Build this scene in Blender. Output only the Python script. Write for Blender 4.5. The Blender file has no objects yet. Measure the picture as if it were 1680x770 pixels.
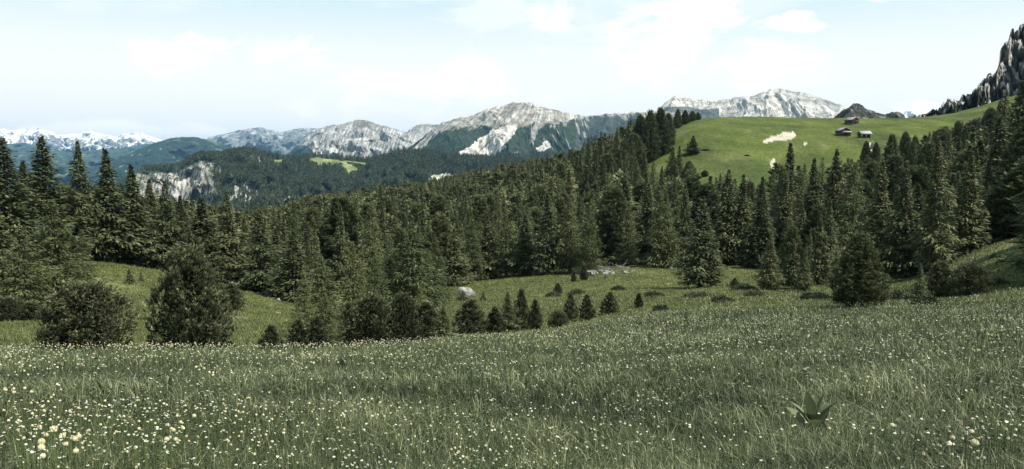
import bpy, math, random
import numpy as np
from mathutils import Vector

# ------------------------------------------------------------------ camera, sky, sun, exposure
scene = bpy.context.scene
C = scene.collection
F = 28.0 / 36.0 * 1680.0           # focal length in photo pixels
PITCH = math.atan((385 - 260) / F)
CAMZ = 1.6
cam_d = bpy.data.cameras.new("camera")
cam_d.lens = 28.0
cam_d.sensor_width = 36.0
cam_d.clip_start = 0.1
cam_d.clip_end = 120000.0
cam = bpy.data.objects.new("camera", cam_d)
C.objects.link(cam)
cam.location = (0, 0, CAMZ)
cam.rotation_euler = (math.pi / 2 - PITCH, 0, 0)
scene.camera = cam

SUN_DIR = Vector((0.86, -0.42, 0))          # towards the sun, horizontally
SUN_DIR.normalize()
SUN_EL = math.radians(54)
sun_vec = Vector((SUN_DIR.x * math.cos(SUN_EL), SUN_DIR.y * math.cos(SUN_EL), math.sin(SUN_EL)))
sd = bpy.data.lights.new("sun", 'SUN')
sd.energy = 3.5
sd.angle = math.radians(0.53)
sd.color = (1.0, 0.94, 0.84)
so = bpy.data.objects.new("sun", sd)
C.objects.link(so)
so.rotation_euler = (-sun_vec).to_track_quat('-Z', 'Y').to_euler()

scene.view_settings.view_transform = 'Standard'
scene.view_settings.look = 'None'
scene.view_settings.exposure = 1.2
scene.view_settings.gamma = 1.0
scene.view_settings.use_curve_mapping = False
try:
    scene.cycles.max_bounces = 5
    scene.cycles.diffuse_bounces = 3
    scene.cycles.transmission_bounces = 3
    scene.cycles.volume_bounces = 0
    scene.cycles.transparent_max_bounces = 4
except Exception:
    pass


def ray(px, row):
    a = (px - 840.0) / F
    b = (385.0 - row) / F
    x = a
    y = math.cos(PITCH) + b * math.sin(PITCH)
    z = -math.sin(PITCH) + b * math.cos(PITCH)
    h = math.hypot(x, y)
    return math.atan2(x, y), z / h          # azimuth, tan(elevation)


world = bpy.data.worlds.new("World")
scene.world = world
world.use_nodes = True
wt = world.node_tree
wt.nodes.clear()


class G:
    """small helper for writing node graphs"""
    def __init__(s, tree):
        s.t = tree

    def n(s, typ, **kw):
        nd = s.t.nodes.new(typ)
        for k, v in kw.items():
            setattr(nd, k, v)
        return nd

    def put(s, sock, v):
        if hasattr(v, 'node'):
            s.t.links.new(v, sock)
        else:
            sock.default_value = v

    def math(s, op, a, b=None, c=None, clamp=False):
        nd = s.n('ShaderNodeMath', operation=op, use_clamp=clamp)
        s.put(nd.inputs[0], a)
        if b is not None:
            s.put(nd.inputs[1], b)
        if c is not None:
            s.put(nd.inputs[2], c)
        return nd.outputs[0]

    def vmath(s, op, a, b=None):
        nd = s.n('ShaderNodeVectorMath', operation=op)
        s.put(nd.inputs[0], a)
        if b is not None:
            s.put(nd.inputs[1], b)
        return nd.outputs['Value'] if op in ('LENGTH', 'DOT_PRODUCT', 'DISTANCE') else nd.outputs['Vector']

    def noise(s, vec, scale, detail=4, rough=0.55, out='Fac', dist=0.0):
        nd = s.n('ShaderNodeTexNoise')
        if vec is not None:
            s.put(nd.inputs['Vector'], vec)
        nd.inputs['Scale'].default_value = scale
        nd.inputs['Detail'].default_value = detail
        nd.inputs['Roughness'].default_value = rough
        nd.inputs['Distortion'].default_value = dist
        return nd.outputs[out]

    def ramp(s, f, lo, hi, a=0.0, b=1.0, smooth=True):
        nd = s.n('ShaderNodeMapRange')
        nd.interpolation_type = 'SMOOTHSTEP' if smooth else 'LINEAR'
        s.put(nd.inputs['Value'], f)
        nd.inputs['From Min'].default_value = lo
        nd.inputs['From Max'].default_value = hi
        nd.inputs['To Min'].default_value = a
        nd.inputs['To Max'].default_value = b
        return nd.outputs['Result']

    def mix(s, f, a, b, blend='MIX'):
        nd = s.n('ShaderNodeMix', data_type='RGBA', blend_type=blend)
        s.put(nd.inputs['Factor'], f)
        for sock, v in ((nd.inputs[6], a), (nd.inputs[7], b)):
            if isinstance(v, tuple) and len(v) == 3:
                v = v + (1.0,)
            s.put(sock, v)
        return nd.outputs[2]


g = G(wt)
sky = g.n('ShaderNodeTexSky', sky_type='NISHITA')
sky.sun_disc = False
sky.sun_elevation = SUN_EL
sky.sun_rotation = math.atan2(SUN_DIR.x, SUN_DIR.y)
sky.altitude = 1900
sky.air_density = 1.0
sky.dust_density = 1.0
sky.ozone_density = 1.0
tc = g.n('ShaderNodeTexCoord').outputs['Generated']
dirv = g.vmath('NORMALIZE', tc)
n1 = g.noise(g.vmath('MULTIPLY', dirv, (1, 1, 2.2)), 7.0, 10, 0.66, dist=0.5)
n1b = g.noise(g.vmath('MULTIPLY', dirv, (3.5, 3.5, 11.0)), 1.3, 6, 0.6)


def cloud(px, row, w, h, strength):
    az, te = ray(px, row)
    el = math.atan(te)
    c = Vector((math.sin(az) * math.cos(el), math.cos(az) * math.cos(el), math.sin(el)))
    d = g.vmath('SUBTRACT', dirv, tuple(c))
    d = g.vmath('MULTIPLY', d, (F / w, F / w, F / h))
    ln = g.vmath('LENGTH', d)
    f = g.math('SUBTRACT', 1.0, ln)
    f = g.math('ADD', f, g.math('MULTIPLY', g.math('SUBTRACT', n1, 0.5), 5.6))
    f = g.ramp(f, 0.0, 0.75)
    return g.math('MULTIPLY', f, strength)


cl = None
for args in ((285, 98, 110, 34, .95), (490, 85, 90, 34, .7), (250, 92, 60, 22, .8), (1010, 60, 190, 60, .6), (1130, 25, 80, 32, 1.0), (1060, 45, 90, 26, .7),
             (1310, 30, 42, 22, .95), (1230, 110, 130, 45, .5), (800, 25, 80, 30, .35), (180, 215, 160, 16, .9),
             (700, 150, 260, 40, .5), (1500, 178, 60, 10, .8), (1440, -5, 30, 12, .6)):
    c_ = cloud(*args)
    cl = c_ if cl is None else g.math('MAXIMUM', cl, c_)
sep = g.n('ShaderNodeSeparateXYZ')
wt.links.new(dirv, sep.inputs[0])
veil = g.math('MULTIPLY', g.ramp(n1b, 0.35, 0.75), g.ramp(sep.outputs['Z'], 0.45, 0.05, 0.1, 0.8))
low = g.ramp(sep.outputs['Z'], 0.225, 0.09, 0.0, 0.97)
veil = g.math('MAXIMUM', veil, low)
SKYW = (7.0, 7.1, 7.05)
base = g.mix(0.85, sky.outputs[0], (4.5, 5.95, 6.3))
base = g.mix(veil, base, SKYW)
base = g.mix(cl, base, (8.2, 8.0, 7.9))
bg = g.n('ShaderNodeBackground')
bg.inputs['Strength'].default_value = 0.068
wt.links.new(base, bg.inputs['Color'])
wo = g.n('ShaderNodeOutputWorld')
wt.links.new(bg.outputs[0], wo.inputs['Surface'])

HAZE = 2.4e-5
rng = np.random.default_rng(7)
random.seed(7)


# ------------------------------------------------------------------ helpers
def vis(o, label=None, cat=None, group=None, kind=None):
    if label:
        o['label'] = label
    if cat:
        o['category'] = cat
    if group:
        o['group'] = group
    if kind:
        o['kind'] = kind
    return o


def mesh_np(name, V, Fq, mat=None, attrs=None, smooth=False, mats=None, midx=None):
    """V (n,3); Fq (m,k) with constant k; attrs: dict name->(domain,type,array)"""
    me = bpy.data.meshes.new(name)
    V = np.asarray(V, dtype=np.float32)
    Fq = np.asarray(Fq, dtype=np.int32)
    me.vertices.add(len(V))
    me.vertices.foreach_set('co', V.ravel())
    m, k = Fq.shape
    me.loops.add(m * k)
    me.loops.foreach_set('vertex_index', Fq.ravel())
    me.polygons.add(m)
    me.polygons.foreach_set('loop_start', np.arange(m, dtype=np.int32) * k)
    me.polygons.foreach_set('loop_total', np.full(m, k, dtype=np.int32))
    if smooth:
        me.polygons.foreach_set('use_smooth', np.ones(m, dtype=bool))
    if mats:
        for q in mats:
            me.materials.append(q)
        if midx is not None:
            me.polygons.foreach_set('material_index', np.asarray(midx, dtype=np.int32))
    elif mat:
        me.materials.append(mat)
    me.update(calc_edges=True)
    if attrs:
        for an, (dom, typ, arr) in attrs.items():
            at = me.attributes.new(an, typ, dom)
            arr = np.asarray(arr, dtype=np.float32)
            if typ == 'FLOAT':
                at.data.foreach_set('value', arr.ravel())
            elif typ == 'FLOAT_COLOR':
                at.data.foreach_set('color', arr.ravel())
            elif typ == 'FLOAT_VECTOR':
                at.data.foreach_set('vector', arr.ravel())
    return me


def link(name, me, parent=None, loc=None):
    o = bpy.data.objects.new(name, me)
    C.objects.link(o)
    if parent:
        o.parent = parent
    if loc is not None:
        o.location = loc
    return o


_perm = np.random.default_rng(11).permutation(4096)
_gx = np.random.default_rng(12).uniform(-1, 1, 4096)
_gy = np.random.default_rng(13).uniform(-1, 1, 4096)


def perlin(x, y):
    x = np.asarray(x, dtype=np.float64)
    y = np.asarray(y, dtype=np.float64)
    xi = np.floor(x).astype(np.int64)
    yi = np.floor(y).astype(np.int64)
    xf = x - xi
    yf = y - yi
    u = xf * xf * xf * (xf * (xf * 6 - 15) + 10)
    v = yf * yf * yf * (yf * (yf * 6 - 15) + 10)

    def gr(ix, iy, dx, dy):
        h = _perm[(_perm[ix & 4095] + iy) & 4095]
        return _gx[h] * dx + _gy[h] * dy
    a = gr(xi, yi, xf, yf)
    b = gr(xi + 1, yi, xf - 1, yf)
    c = gr(xi, yi + 1, xf, yf - 1)
    d = gr(xi + 1, yi + 1, xf - 1, yf - 1)
    return (a + u * (b - a)) * (1 - v) + (c + u * (d - c)) * v


def fbm(x, y, o=5, gain=0.5, lac=2.03):
    s = 0
    a = 1.0
    for i in range(o):
        s = s + a * perlin(x + 17.3 * i, y - 9.1 * i)
        x = x * lac
        y = y * lac
        a *= gain
    return s


def ridged(x, y, o=5, gain=0.45, lac=2.07):
    s = 0
    a = 1.0
    w = 1.0
    for i in range(o):
        n = 1 - np.abs(perlin(x + 31.7 * i, y + 5.3 * i)) * 2.4
        n = n * np.abs(n)
        s = s + a * n * w
        w = np.clip(n * 1.3, 0.15, 1)
        x = x * lac
        y = y * lac
        a *= gain
    return s


def sstep(a, b, x):
    t = np.clip((x - a) / (b - a), 0, 1)
    return t * t * (3 - 2 * t)


def lerp(a, b, t):
    return a + (b - a) * t


def inpoly(px, py, poly):
    px = np.asarray(px, dtype=float)
    py = np.asarray(py, dtype=float)
    c = np.zeros(px.shape, bool)
    n = len(poly)
    for i in range(n):
        x1, y1 = poly[i]
        x2, y2 = poly[(i + 1) % n]
        if y1 == y2:
            continue
        c ^= ((y1 > py) != (y2 > py)) & (px < (x2 - x1) * (py - y1) / (y2 - y1) + x1)
    return c


# ------------------------------------------------------------------ terrain table
COLS = {
    -500: [(4, 830), (10, 650), (22, 590), (34, 592), (48, 570), (80, 500), (110, 450), (150, 420), (220, 400), (400, 390), (700, 400), (1500, 420), (4000, 400), (60000, 270)],
    0: [(4, 830), (9, 655), (16, 600), (23, 583), (34, 594), (46, 578), (62, 545), (80, 505), (110, 450), (150, 425), (220, 405), (400, 390), (700, 400), (1500, 420), (4000, 400), (60000, 270)],
    150: [(4, 830), (9, 650), (16, 597), (23, 580), (34, 592), (46, 578), (60, 550), (80, 505), (105, 450), (125, 425), (150, 424), (220, 415), (400, 395), (700, 400), (1500, 420), (4000, 400), (60000, 270)],
    300: [(4, 830), (9, 650), (16, 594), (23, 577), (34, 590), (46, 576), (62, 548), (82, 515), (105, 480), (125, 450), (150, 442), (220, 425), (400, 390), (700, 400), (1500, 420), (4000, 400), (60000, 270)],
    400: [(4, 830), (9, 650), (16, 594), (24, 577), (35, 592), (48, 578), (64, 552), (82, 528), (105, 495), (130, 473), (160, 460), (220, 425), (400, 375), (600, 365), (1500, 430), (4000, 400), (60000, 270)],
    500: [(4, 830), (9, 648), (16, 592), (25, 575), (36, 590), (50, 578), (70, 545), (90, 525), (115, 500), (150, 475), (220, 430), (350, 385), (520, 358), (650, 352), (800, 370), (1500, 430), (4000, 400), (60000, 270)],
    600: [(4, 830), (9, 646), (16, 590), (26, 571), (38, 585), (52, 572), (72, 540), (100, 510), (150, 465), (220, 425), (320, 395), (450, 360), (560, 342), (680, 332), (850, 360), (1500, 430), (4000, 400), (60000, 270)],
    740: [(4, 830), (9, 642), (16, 585), (27, 561), (40, 566), (55, 548), (80, 520), (110, 490), (140, 470), (170, 452), (240, 412), (340, 375), (450, 338), (580, 312), (700, 305), (900, 350), (1500, 430), (4000, 400), (60000, 270)],
    870: [(4, 830), (9, 640), (16, 582), (28, 556), (42, 558), (58, 545), (85, 512), (115, 475), (150, 448), (200, 415), (280, 375), (380, 335), (480, 300), (600, 283), (750, 300), (1500, 420), (4000, 400), (60000, 270)],
    1000: [(4, 830), (9, 636), (16, 576), (30, 541), (45, 532), (62, 518), (88, 490), (120, 458), (152, 438), (190, 410), (240, 365), (300, 315), (380, 265), (440, 252), (600, 300), (1500, 420), (4000, 400), (60000, 270)],
    1075: [(4, 830), (9, 634), (16, 572), (32, 530), (48, 520), (66, 502), (92, 480), (125, 455), (155, 438), (190, 408), (230, 360), (270, 315), (310, 270), (360, 232), (400, 222), (560, 280), (1500, 420), (4000, 400), (60000, 270)],
    1130: [(4, 830), (9, 632), (16, 568), (34, 523), (50, 513), (70, 496), (95, 479), (125, 462), (155, 440), (190, 405), (230, 355), (270, 308), (320, 250), (370, 210), (420, 192), (470, 190), (600, 230), (1500, 420), (4000, 400), (60000, 270)],
    1250: [(4, 830), (9, 630), (16, 566), (36, 515), (52, 506), (72, 490), (98, 470), (125, 455), (155, 438), (190, 400), (230, 350), (280, 295), (330, 248), (380, 212), (430, 193), (470, 190), (600, 230), (1500, 420), (4000, 400), (60000, 270)],
    1400: [(4, 830), (9, 628), (16, 564), (38, 509), (52, 502), (72, 488), (98, 472), (125, 460), (155, 435), (190, 395), (230, 350), (280, 300), (340, 250), (390, 218), (440, 197), (480, 192), (600, 225), (1500, 420), (4000, 400), (60000, 270)],
    1500: [(4, 830), (9, 628), (16, 562), (38, 507), (54, 500), (76, 484), (100, 470), (125, 455), (155, 430), (190, 390), (230, 345), (290, 290), (360, 240), (430, 205), (480, 192), (520, 190), (700, 230), (1500, 420), (4000, 400), (60000, 270)],
    1570: [(4, 830), (9, 628), (16, 560), (38, 505), (56, 494), (72, 480), (84, 468), (92, 442), (100, 432), (120, 425), (155, 400), (200, 360), (260, 310), (330, 258), (420, 212), (500, 186), (560, 180), (750, 230), (1500, 420), (4000, 400), (60000, 270)],
    1630: [(4, 830), (9, 628), (16, 558), (38, 502), (56, 484), (72, 462), (82, 446), (90, 418), (98, 404), (120, 395), (155, 372), (200, 345), (260, 300), (330, 250), (420, 205), (500, 172), (600, 158), (800, 220), (1500, 420), (4000, 400), (60000, 270)],
    1690: [(4, 830), (9, 628), (16, 556), (38, 500), (56, 478), (72, 452), (82, 434), (90, 402), (98, 388), (120, 382), (155, 362), (200, 335), (260, 290), (330, 240), (420, 200), (500, 160), (620, 140), (850, 210), (1500, 420), (4000, 400), (60000, 270)],
    2300: [(4, 830), (9, 628), (16, 556), (38, 500), (56, 478), (90, 430), (120, 400), (155, 370), (200, 330), (260, 290), (330, 240), (420, 190), (500, 140), (700, 100), (1000, 200), (1800, 380), (4000, 400), (60000, 270)],
}
LR0, LR1, NR = math.log(4.0), math.log(60000.0), 700
AZ0, AZ1, NA = math.radians(-50), math.radians(50), 500
lr_grid = np.linspace(LR0, LR1, NR)
az_grid = np.linspace(AZ0, AZ1, NA)
ks = sorted(COLS)
kaz = np.array([ray(k, 400)[0] for k in ks])
prof = np.array([np.interp(lr_grid, [math.log(r) for r, _ in COLS[k]], [ray(k, w)[1] for _, w in COLS[k]]) for k in ks])
TT = np.zeros((NA, NR))
for j in range(NR):
    TT[:, j] = np.interp(az_grid, kaz, prof[:, j])


def blur(A, sig, axis):
    k = int(sig * 3) + 1
    w = np.exp(-0.5 * (np.arange(-k, k + 1) / sig) ** 2)
    w /= w.sum()
    A = np.moveaxis(A, axis, 0)
    P = np.concatenate([np.repeat(A[:1], k, 0), A, np.repeat(A[-1:], k, 0)], 0)
    out = sum(w[i] * P[i:i + len(A)] for i in range(2 * k + 1))
    return np.moveaxis(out, 0, axis)


TT = blur(blur(TT, 5.0, 0), 3.0, 1)


def ground_z(x, y):
    """height of the terrain sheet above/below the camera foot"""
    x = np.asarray(x, dtype=float)
    y = np.asarray(y, dtype=float)
    r = np.maximum(np.hypot(x, y), 1e-3)
    az = np.arctan2(x, y)
    fa = np.clip((az - AZ0) / (AZ1 - AZ0), 0, 1) * (NA - 1)
    fr = np.clip((np.log(np.maximum(r, 4.0)) - LR0) / (LR1 - LR0), 0, 1) * (NR - 1)
    a0 = np.minimum(fa.astype(int), NA - 2)
    r0 = np.minimum(fr.astype(int), NR - 2)
    ua = fa - a0
    ur = fr - r0
    te = (TT[a0, r0] * (1 - ua) + TT[a0 + 1, r0] * ua) * (1 - ur) + (TT[a0, r0 + 1] * (1 - ua) + TT[a0 + 1, r0 + 1] * ua) * ur
    z = te * np.maximum(r, 4.0)
    z4 = z
    z = np.where(r < 4.0, -1.6 + (z4 + 1.6) * (r / 4.0), z)
    back = -1.6 + 0.03 * r
    back = np.where(r > 300, -1.6 + 9 - (r - 300) * 0.006, back)
    k = sstep(math.radians(52), math.radians(110), np.abs(az))
    z = z * (1 - k) + back * k
    amp = np.clip((r - 2) / 60.0, 0.0, 1.0)
    z = z + amp * (0.55 * fbm(x / 19.0, y / 19.0, 4) + 0.10 * fbm(x / 2.7 + 40, y / 2.7, 3)) * (1 - sstep(900, 2500, r))
    z = z + (1 - amp) * 0.05 * fbm(x / 1.4, y / 1.4, 3) * np.clip(r / 6, 0, 1)
    z = z + sstep(180, 400, r) * (1 - sstep(900, 2500, r)) * 2.2 * fbm(x / 70.0, y / 70.0, 3) * (1 - 0.7 * sstep(370, 440, r))
    z = z + sstep(240, 300, r) * (1 - sstep(430, 560, r)) * (.75 * fbm(x / 16.0 + 4, y / 16.0, 4) - .5 * np.abs(perlin(x / 34.0, y / 30.0 + 5)))
    return z + CAMZ


def to_px(x, y, z):
    """world -> photo pixel"""
    z = np.asarray(z) - CAMZ
    cy = y * math.cos(PITCH) - z * math.sin(PITCH)
    cz = y * math.sin(PITCH) + z * math.cos(PITCH)
    cy = np.where(np.abs(cy) < 1e-3, 1e-3, cy)
    return 840 + F * x / cy, 385 - F * cz / cy


_hr = np.exp(np.linspace(math.log(3.0), math.log(1500.0), 1400))


def hit(px, row, rmin=3.0):
    az, te = ray(px, row)
    rr = _hr[_hr >= rmin]
    x = rr * math.sin(az)
    y = rr * math.cos(az)
    z = ground_z(x, y)
    ok = np.nonzero(z - CAMZ >= te * rr)[0]
    i = ok[0] if len(ok) else len(rr) - 1
    return x[i], y[i], z[i], rr[i]


def at(px, r, row=400):
    az, _ = ray(px, row)
    x = r * math.sin(az)
    y = r * math.cos(az)
    return x, y, float(ground_z(x, y))


# ------------------------------------------------------------------ materials
def new_mat(name):
    m = bpy.data.materials.new(name)
    m.use_nodes = True
    m.node_tree.nodes.clear()
    return m, G(m.node_tree)


def finish(m, gg, col, rough=0.9, bump=None, bump_dist=0.1, bump_str=0.6, trans=0.0, spec=0.2, transcol=None):
    p = gg.n('ShaderNodeBsdfPrincipled')
    gg.put(p.inputs['Base Color'], col if hasattr(col, 'node') else tuple(col) + (1.0,))
    gg.put(p.inputs['Roughness'], rough)
    p.inputs['Specular IOR Level'].default_value = spec
    if bump is not None:
        b = gg.n('ShaderNodeBump')
        b.inputs['Strength'].default_value = bump_str
        b.inputs['Distance'].default_value = bump_dist
        gg.put(b.inputs['Height'], bump)
        m.node_tree.links.new(b.outputs[0], p.inputs['Normal'])
    out = gg.n('ShaderNodeOutputMaterial')
    sh = p.outputs[0]
    if trans > 0:
        t = gg.n('ShaderNodeBsdfTranslucent')
        gg.put(t.inputs[0], (transcol if transcol is not None else col) if hasattr(col, 'node') else tuple(col) + (1.0,))
        mx = gg.n('ShaderNodeMixShader')
        mx.inputs[0].default_value = trans
        m.node_tree.links.new(sh, mx.inputs[1])
        m.node_tree.links.new(t.outputs[0], mx.inputs[2])
        sh = mx.outputs[0]
    m.node_tree.links.new(sh, out.inputs['Surface'])
    return m


def attr(gg, name, out='Fac'):
    a = gg.n('ShaderNodeAttribute')
    a.attribute_name = name
    return a.outputs[out]


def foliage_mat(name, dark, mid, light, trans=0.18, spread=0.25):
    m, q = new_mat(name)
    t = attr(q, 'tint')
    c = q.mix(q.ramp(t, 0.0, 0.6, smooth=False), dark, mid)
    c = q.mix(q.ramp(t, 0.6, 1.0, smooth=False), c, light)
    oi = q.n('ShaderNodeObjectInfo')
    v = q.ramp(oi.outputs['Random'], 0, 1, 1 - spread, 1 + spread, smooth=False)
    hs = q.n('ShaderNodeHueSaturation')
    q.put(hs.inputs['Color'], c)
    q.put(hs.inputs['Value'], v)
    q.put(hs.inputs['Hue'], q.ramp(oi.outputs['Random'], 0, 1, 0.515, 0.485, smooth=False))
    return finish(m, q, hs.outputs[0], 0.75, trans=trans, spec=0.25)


M = {}
M['spruce'] = foliage_mat('spruce_needles', (0.046, 0.054, 0.026), (0.090, 0.106, 0.047), (0.179, 0.201, 0.092))
M['larch'] = foliage_mat('larch_needles', (0.052, 0.063, 0.027), (0.101, 0.120, 0.047), (0.195, 0.215, 0.094), trans=.25)
M['pine'] = foliage_mat('stone_pine_needles', (0.029, 0.035, 0.018), (0.070, 0.080, 0.038), (0.322, 0.329, 0.175), trans=.15)
M['shrub'] = foliage_mat('juniper_needles', (.026, .035, .020), (.058, .072, .036), (.12, .14, .07))
M['far'] = foliage_mat('distant_needles', (0.024, 0.036, 0.019), (0.053, 0.072, 0.041), (0.120, 0.144, 0.074), trans=.1)
m_, q_ = new_mat('bark')
tco = q_.n('ShaderNodeTexCoord').outputs['Object']
nz = q_.noise(q_.vmath('MULTIPLY', tco, (6, 6, 1.5)), 2.0, 5)
M['bark'] = finish(m_, q_, q_.mix(nz, (.045, .036, .028), (.15, .125, .10)), 0.95, bump=nz, bump_dist=.03)
m_, q_ = new_mat('dead_wood')
tco = q_.n('ShaderNodeTexCoord').outputs['Object']
nz = q_.noise(q_.vmath('MULTIPLY', tco, (3, 3, 3)), 3.0, 5)
M['deadwood'] = finish(m_, q_, q_.mix(nz, (.13, .125, .11), (.33, .32, .30)), 0.9)

# terrain: colour attribute carries what grows or lies on the ground, noise breaks it up
m_, q_ = new_mat('alpine_turf')
co = attr(q_, 'Col', 'Color')
geo = q_.n('ShaderNodeNewGeometry').outputs['Position']
na = q_.noise(geo, 0.9, 6, 0.65)
nb = q_.noise(geo, 0.06, 5, 0.6)
nc = q_.noise(geo, 7.0, 4, 0.7)
c1 = q_.mix(q_.ramp(nb, .3, .7), q_.mix(1.0, co, (.72, .78, .7), 'MULTIPLY'), q_.mix(1.0, co, (1.25, 1.18, 1.15), 'MULTIPLY'))
c2 = q_.mix(q_.ramp(na, .3, .72), q_.mix(1.0, c1, (.55, .6, .55), 'MULTIPLY'), q_.mix(1.0, c1, (1.35, 1.3, 1.3), 'MULTIPLY'))
c3 = q_.mix(q_.ramp(nc, .3, .7), q_.mix(1.0, c2, (.7, .7, .7), 'MULTIPLY'), q_.mix(1.0, c2, (1.3, 1.3, 1.3), 'MULTIPLY'))
hh = q_.math('ADD', q_.math('MULTIPLY', na, 0.7), q_.math('MULTIPLY', nc, 0.25))
M['ground'] = finish(m_, q_, c3, 0.95, bump=hh, bump_dist=.35, bump_str=0.7, spec=0.1)


def rock_mat(name, scale, cmul=1.0, bdist=20.0, bstr=.9, lo=.55, hi=1.3):
    m, q = new_mat(name)
    co = attr(q, 'Col', 'Color')
    geo = q.n('ShaderNodeNewGeometry').outputs['Position']
    gz = q.vmath('MULTIPLY', geo, (1, 1, .55))
    n1 = q.noise(gz, 1.0 / scale, 8, .68, dist=.4)
    n2 = q.noise(gz, 5.0 / scale, 5, .65)
    f = q.math('ADD', q.math('MULTIPLY', n1, .6), q.math('MULTIPLY', n2, .4))
    c = q.mix(q.ramp(f, .36, .64), q.mix(1.0, co, (lo * 1.15, lo * 1.15, lo * 1.15), 'MULTIPLY'), q.mix(1.0, co, (hi * 1.12, hi * 1.12, hi * 1.1), 'MULTIPLY'))
    return finish(m, q, c, .95, bump=f, bump_dist=bdist, bump_str=bstr, spec=.1)


M['rock_far'] = rock_mat('limestone_far', 320.0, bdist=110, lo=.45, hi=1.4)
M['rock_mid'] = rock_mat('limestone_mid', 110.0, bdist=55, lo=.42, hi=1.45)
M['rock_near'] = rock_mat('limestone_near', 14.0, bdist=4, lo=.45, hi=1.35)
M['boulder'] = rock_mat('limestone_boulder', .7, bdist=.35, lo=.28, hi=1.4)


def simple(name, col, rough=.8, noise=None, amt=.3, trans=0, bump=0):
    m, q = new_mat(name)
    if noise:
        tco = q.n('ShaderNodeTexCoord').outputs['Object']
        n = q.noise(tco, noise, 5, .6)
        c = q.mix(n, tuple(v * (1 - amt) for v in col), tuple(min(1, v * (1 + amt)) for v in col))
        return finish(m, q, c, rough, trans=trans, bump=n if bump else None, bump_dist=bump or .01)
    return finish(m, q, col, rough, trans=trans)


# ------------------------------------------------------------------ terrain sheet
NAz = 1500
az_front = np.linspace(math.radians(-42), math.radians(42), NAz)
az_rest = np.linspace(math.radians(42), math.radians(318), 140)[1:-1]
azs = np.concatenate([az_front, az_rest])
rs = np.concatenate([np.array([0.6, 1.2, 1.8, 2.4]), np.exp(np.linspace(math.log(3.0), math.log(1600.0), 640)), np.exp(np.linspace(math.log(1700.0), math.log(60000.0), 30))])
AA, RR = np.meshgrid(azs, rs)
X = RR * np.sin(AA)
Y = RR * np.cos(AA)
AAw = np.where(AA > math.pi, AA - 2 * math.pi, AA)
Z = ground_z(RR * np.sin(AAw), RR * np.cos(AAw))

PXg, PYg = to_px(X, Y, Z)
front = Y > 1
# base colours
turf = np.array([.060, .085, .026])
hillgreen = np.array([.068, .088, .021])
col = np.ones(X.shape + (3,)) * turf
kh = (sstep(250, 330, RR) * (front))[..., None]
col = col * (1 - kh) + hillgreen * kh
km = (sstep(45, 70, RR) * (1 - sstep(170, 230, RR)))[..., None]
col = col * (1 - km) + np.array([.072, .082, .026]) * km
kn = (1 - sstep(28, 42, RR))[..., None]
col = col * (1 - kn) + np.array([.020, .028, .012]) * kn
# dry pale streaks, darker heath patches
dry = sstep(.12, .55, fbm(X / 9.0 + 3, Y / 26.0, 5))[..., None] * (sstep(40, 60, RR))[..., None]
col = col * (1 - .35 * dry) + np.array([.15, .155, .08]) * .35 * dry
heath = sstep(.15, .5, fbm(X / 30.0 - 7, Y / 45.0 + 9, 5))[..., None] * (sstep(50, 80, RR))[..., None]
col = col * (1 - .45 * heath) + np.array([.045, .06, .024]) * .45 * heath
hp = sstep(-.05, .45, fbm(X / 22.0 + 20, Y / 40.0, 5))[..., None] * kh
col = col * (1 - .55 * hp) + np.array([.036, .046, .017]) * .55 * hp
hp2 = sstep(.25, .6, fbm(X / 7.0 + 60, Y / 9.0, 4))[..., None] * kh
col = col * (1 - .4 * hp2) + np.array([.12, .12, .05]) * .4 * hp2
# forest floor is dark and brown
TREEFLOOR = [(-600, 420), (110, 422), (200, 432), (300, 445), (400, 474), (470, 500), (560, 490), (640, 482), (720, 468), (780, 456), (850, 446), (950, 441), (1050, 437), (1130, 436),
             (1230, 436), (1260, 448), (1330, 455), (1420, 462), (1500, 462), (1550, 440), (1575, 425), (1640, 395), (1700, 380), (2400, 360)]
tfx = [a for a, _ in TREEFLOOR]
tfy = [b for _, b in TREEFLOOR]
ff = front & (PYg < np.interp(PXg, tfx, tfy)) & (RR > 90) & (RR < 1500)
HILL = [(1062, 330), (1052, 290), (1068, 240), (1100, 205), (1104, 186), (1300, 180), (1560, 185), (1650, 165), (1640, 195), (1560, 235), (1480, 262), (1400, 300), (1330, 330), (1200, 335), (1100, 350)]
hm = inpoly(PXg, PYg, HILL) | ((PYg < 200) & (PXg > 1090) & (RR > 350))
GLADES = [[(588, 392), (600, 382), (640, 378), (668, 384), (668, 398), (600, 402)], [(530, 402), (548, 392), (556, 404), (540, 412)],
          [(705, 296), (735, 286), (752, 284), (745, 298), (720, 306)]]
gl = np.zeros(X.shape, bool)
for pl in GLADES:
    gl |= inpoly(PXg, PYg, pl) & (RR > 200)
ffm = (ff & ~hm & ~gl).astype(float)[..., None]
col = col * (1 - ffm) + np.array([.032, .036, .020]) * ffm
glm = gl.astype(float)[..., None]
col = col * (1 - glm) + np.array([.10, .12, .045]) * glm
# pale earth scars on the hill
SCARS = [[(1250, 234), (1262, 226), (1276, 221), (1290, 216), (1303, 217), (1306, 223), (1298, 229), (1284, 231), (1270, 231), (1256, 235)],
         [(1264, 263), (1270, 260), (1272, 269), (1268, 278), (1263, 272)],
         [(1318, 234), (1326, 233), (1325, 238), (1319, 238)],
         [(1426, 235), (1431, 233), (1433, 245), (1428, 248)]]
jx = 2.6 * fbm(X / 4.0, Y / 4.0, 3)
jy = 1.8 * fbm(X / 4.0 + 50, Y / 4.0, 3)
for pl in SCARS:
    s = (inpoly(PXg + jx, PYg + jy, pl) & (RR > 200) & (RR < 700)).astype(float)[..., None]
    col = col * (1 - s) + np.array([.38, .355, .30]) * s
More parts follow.
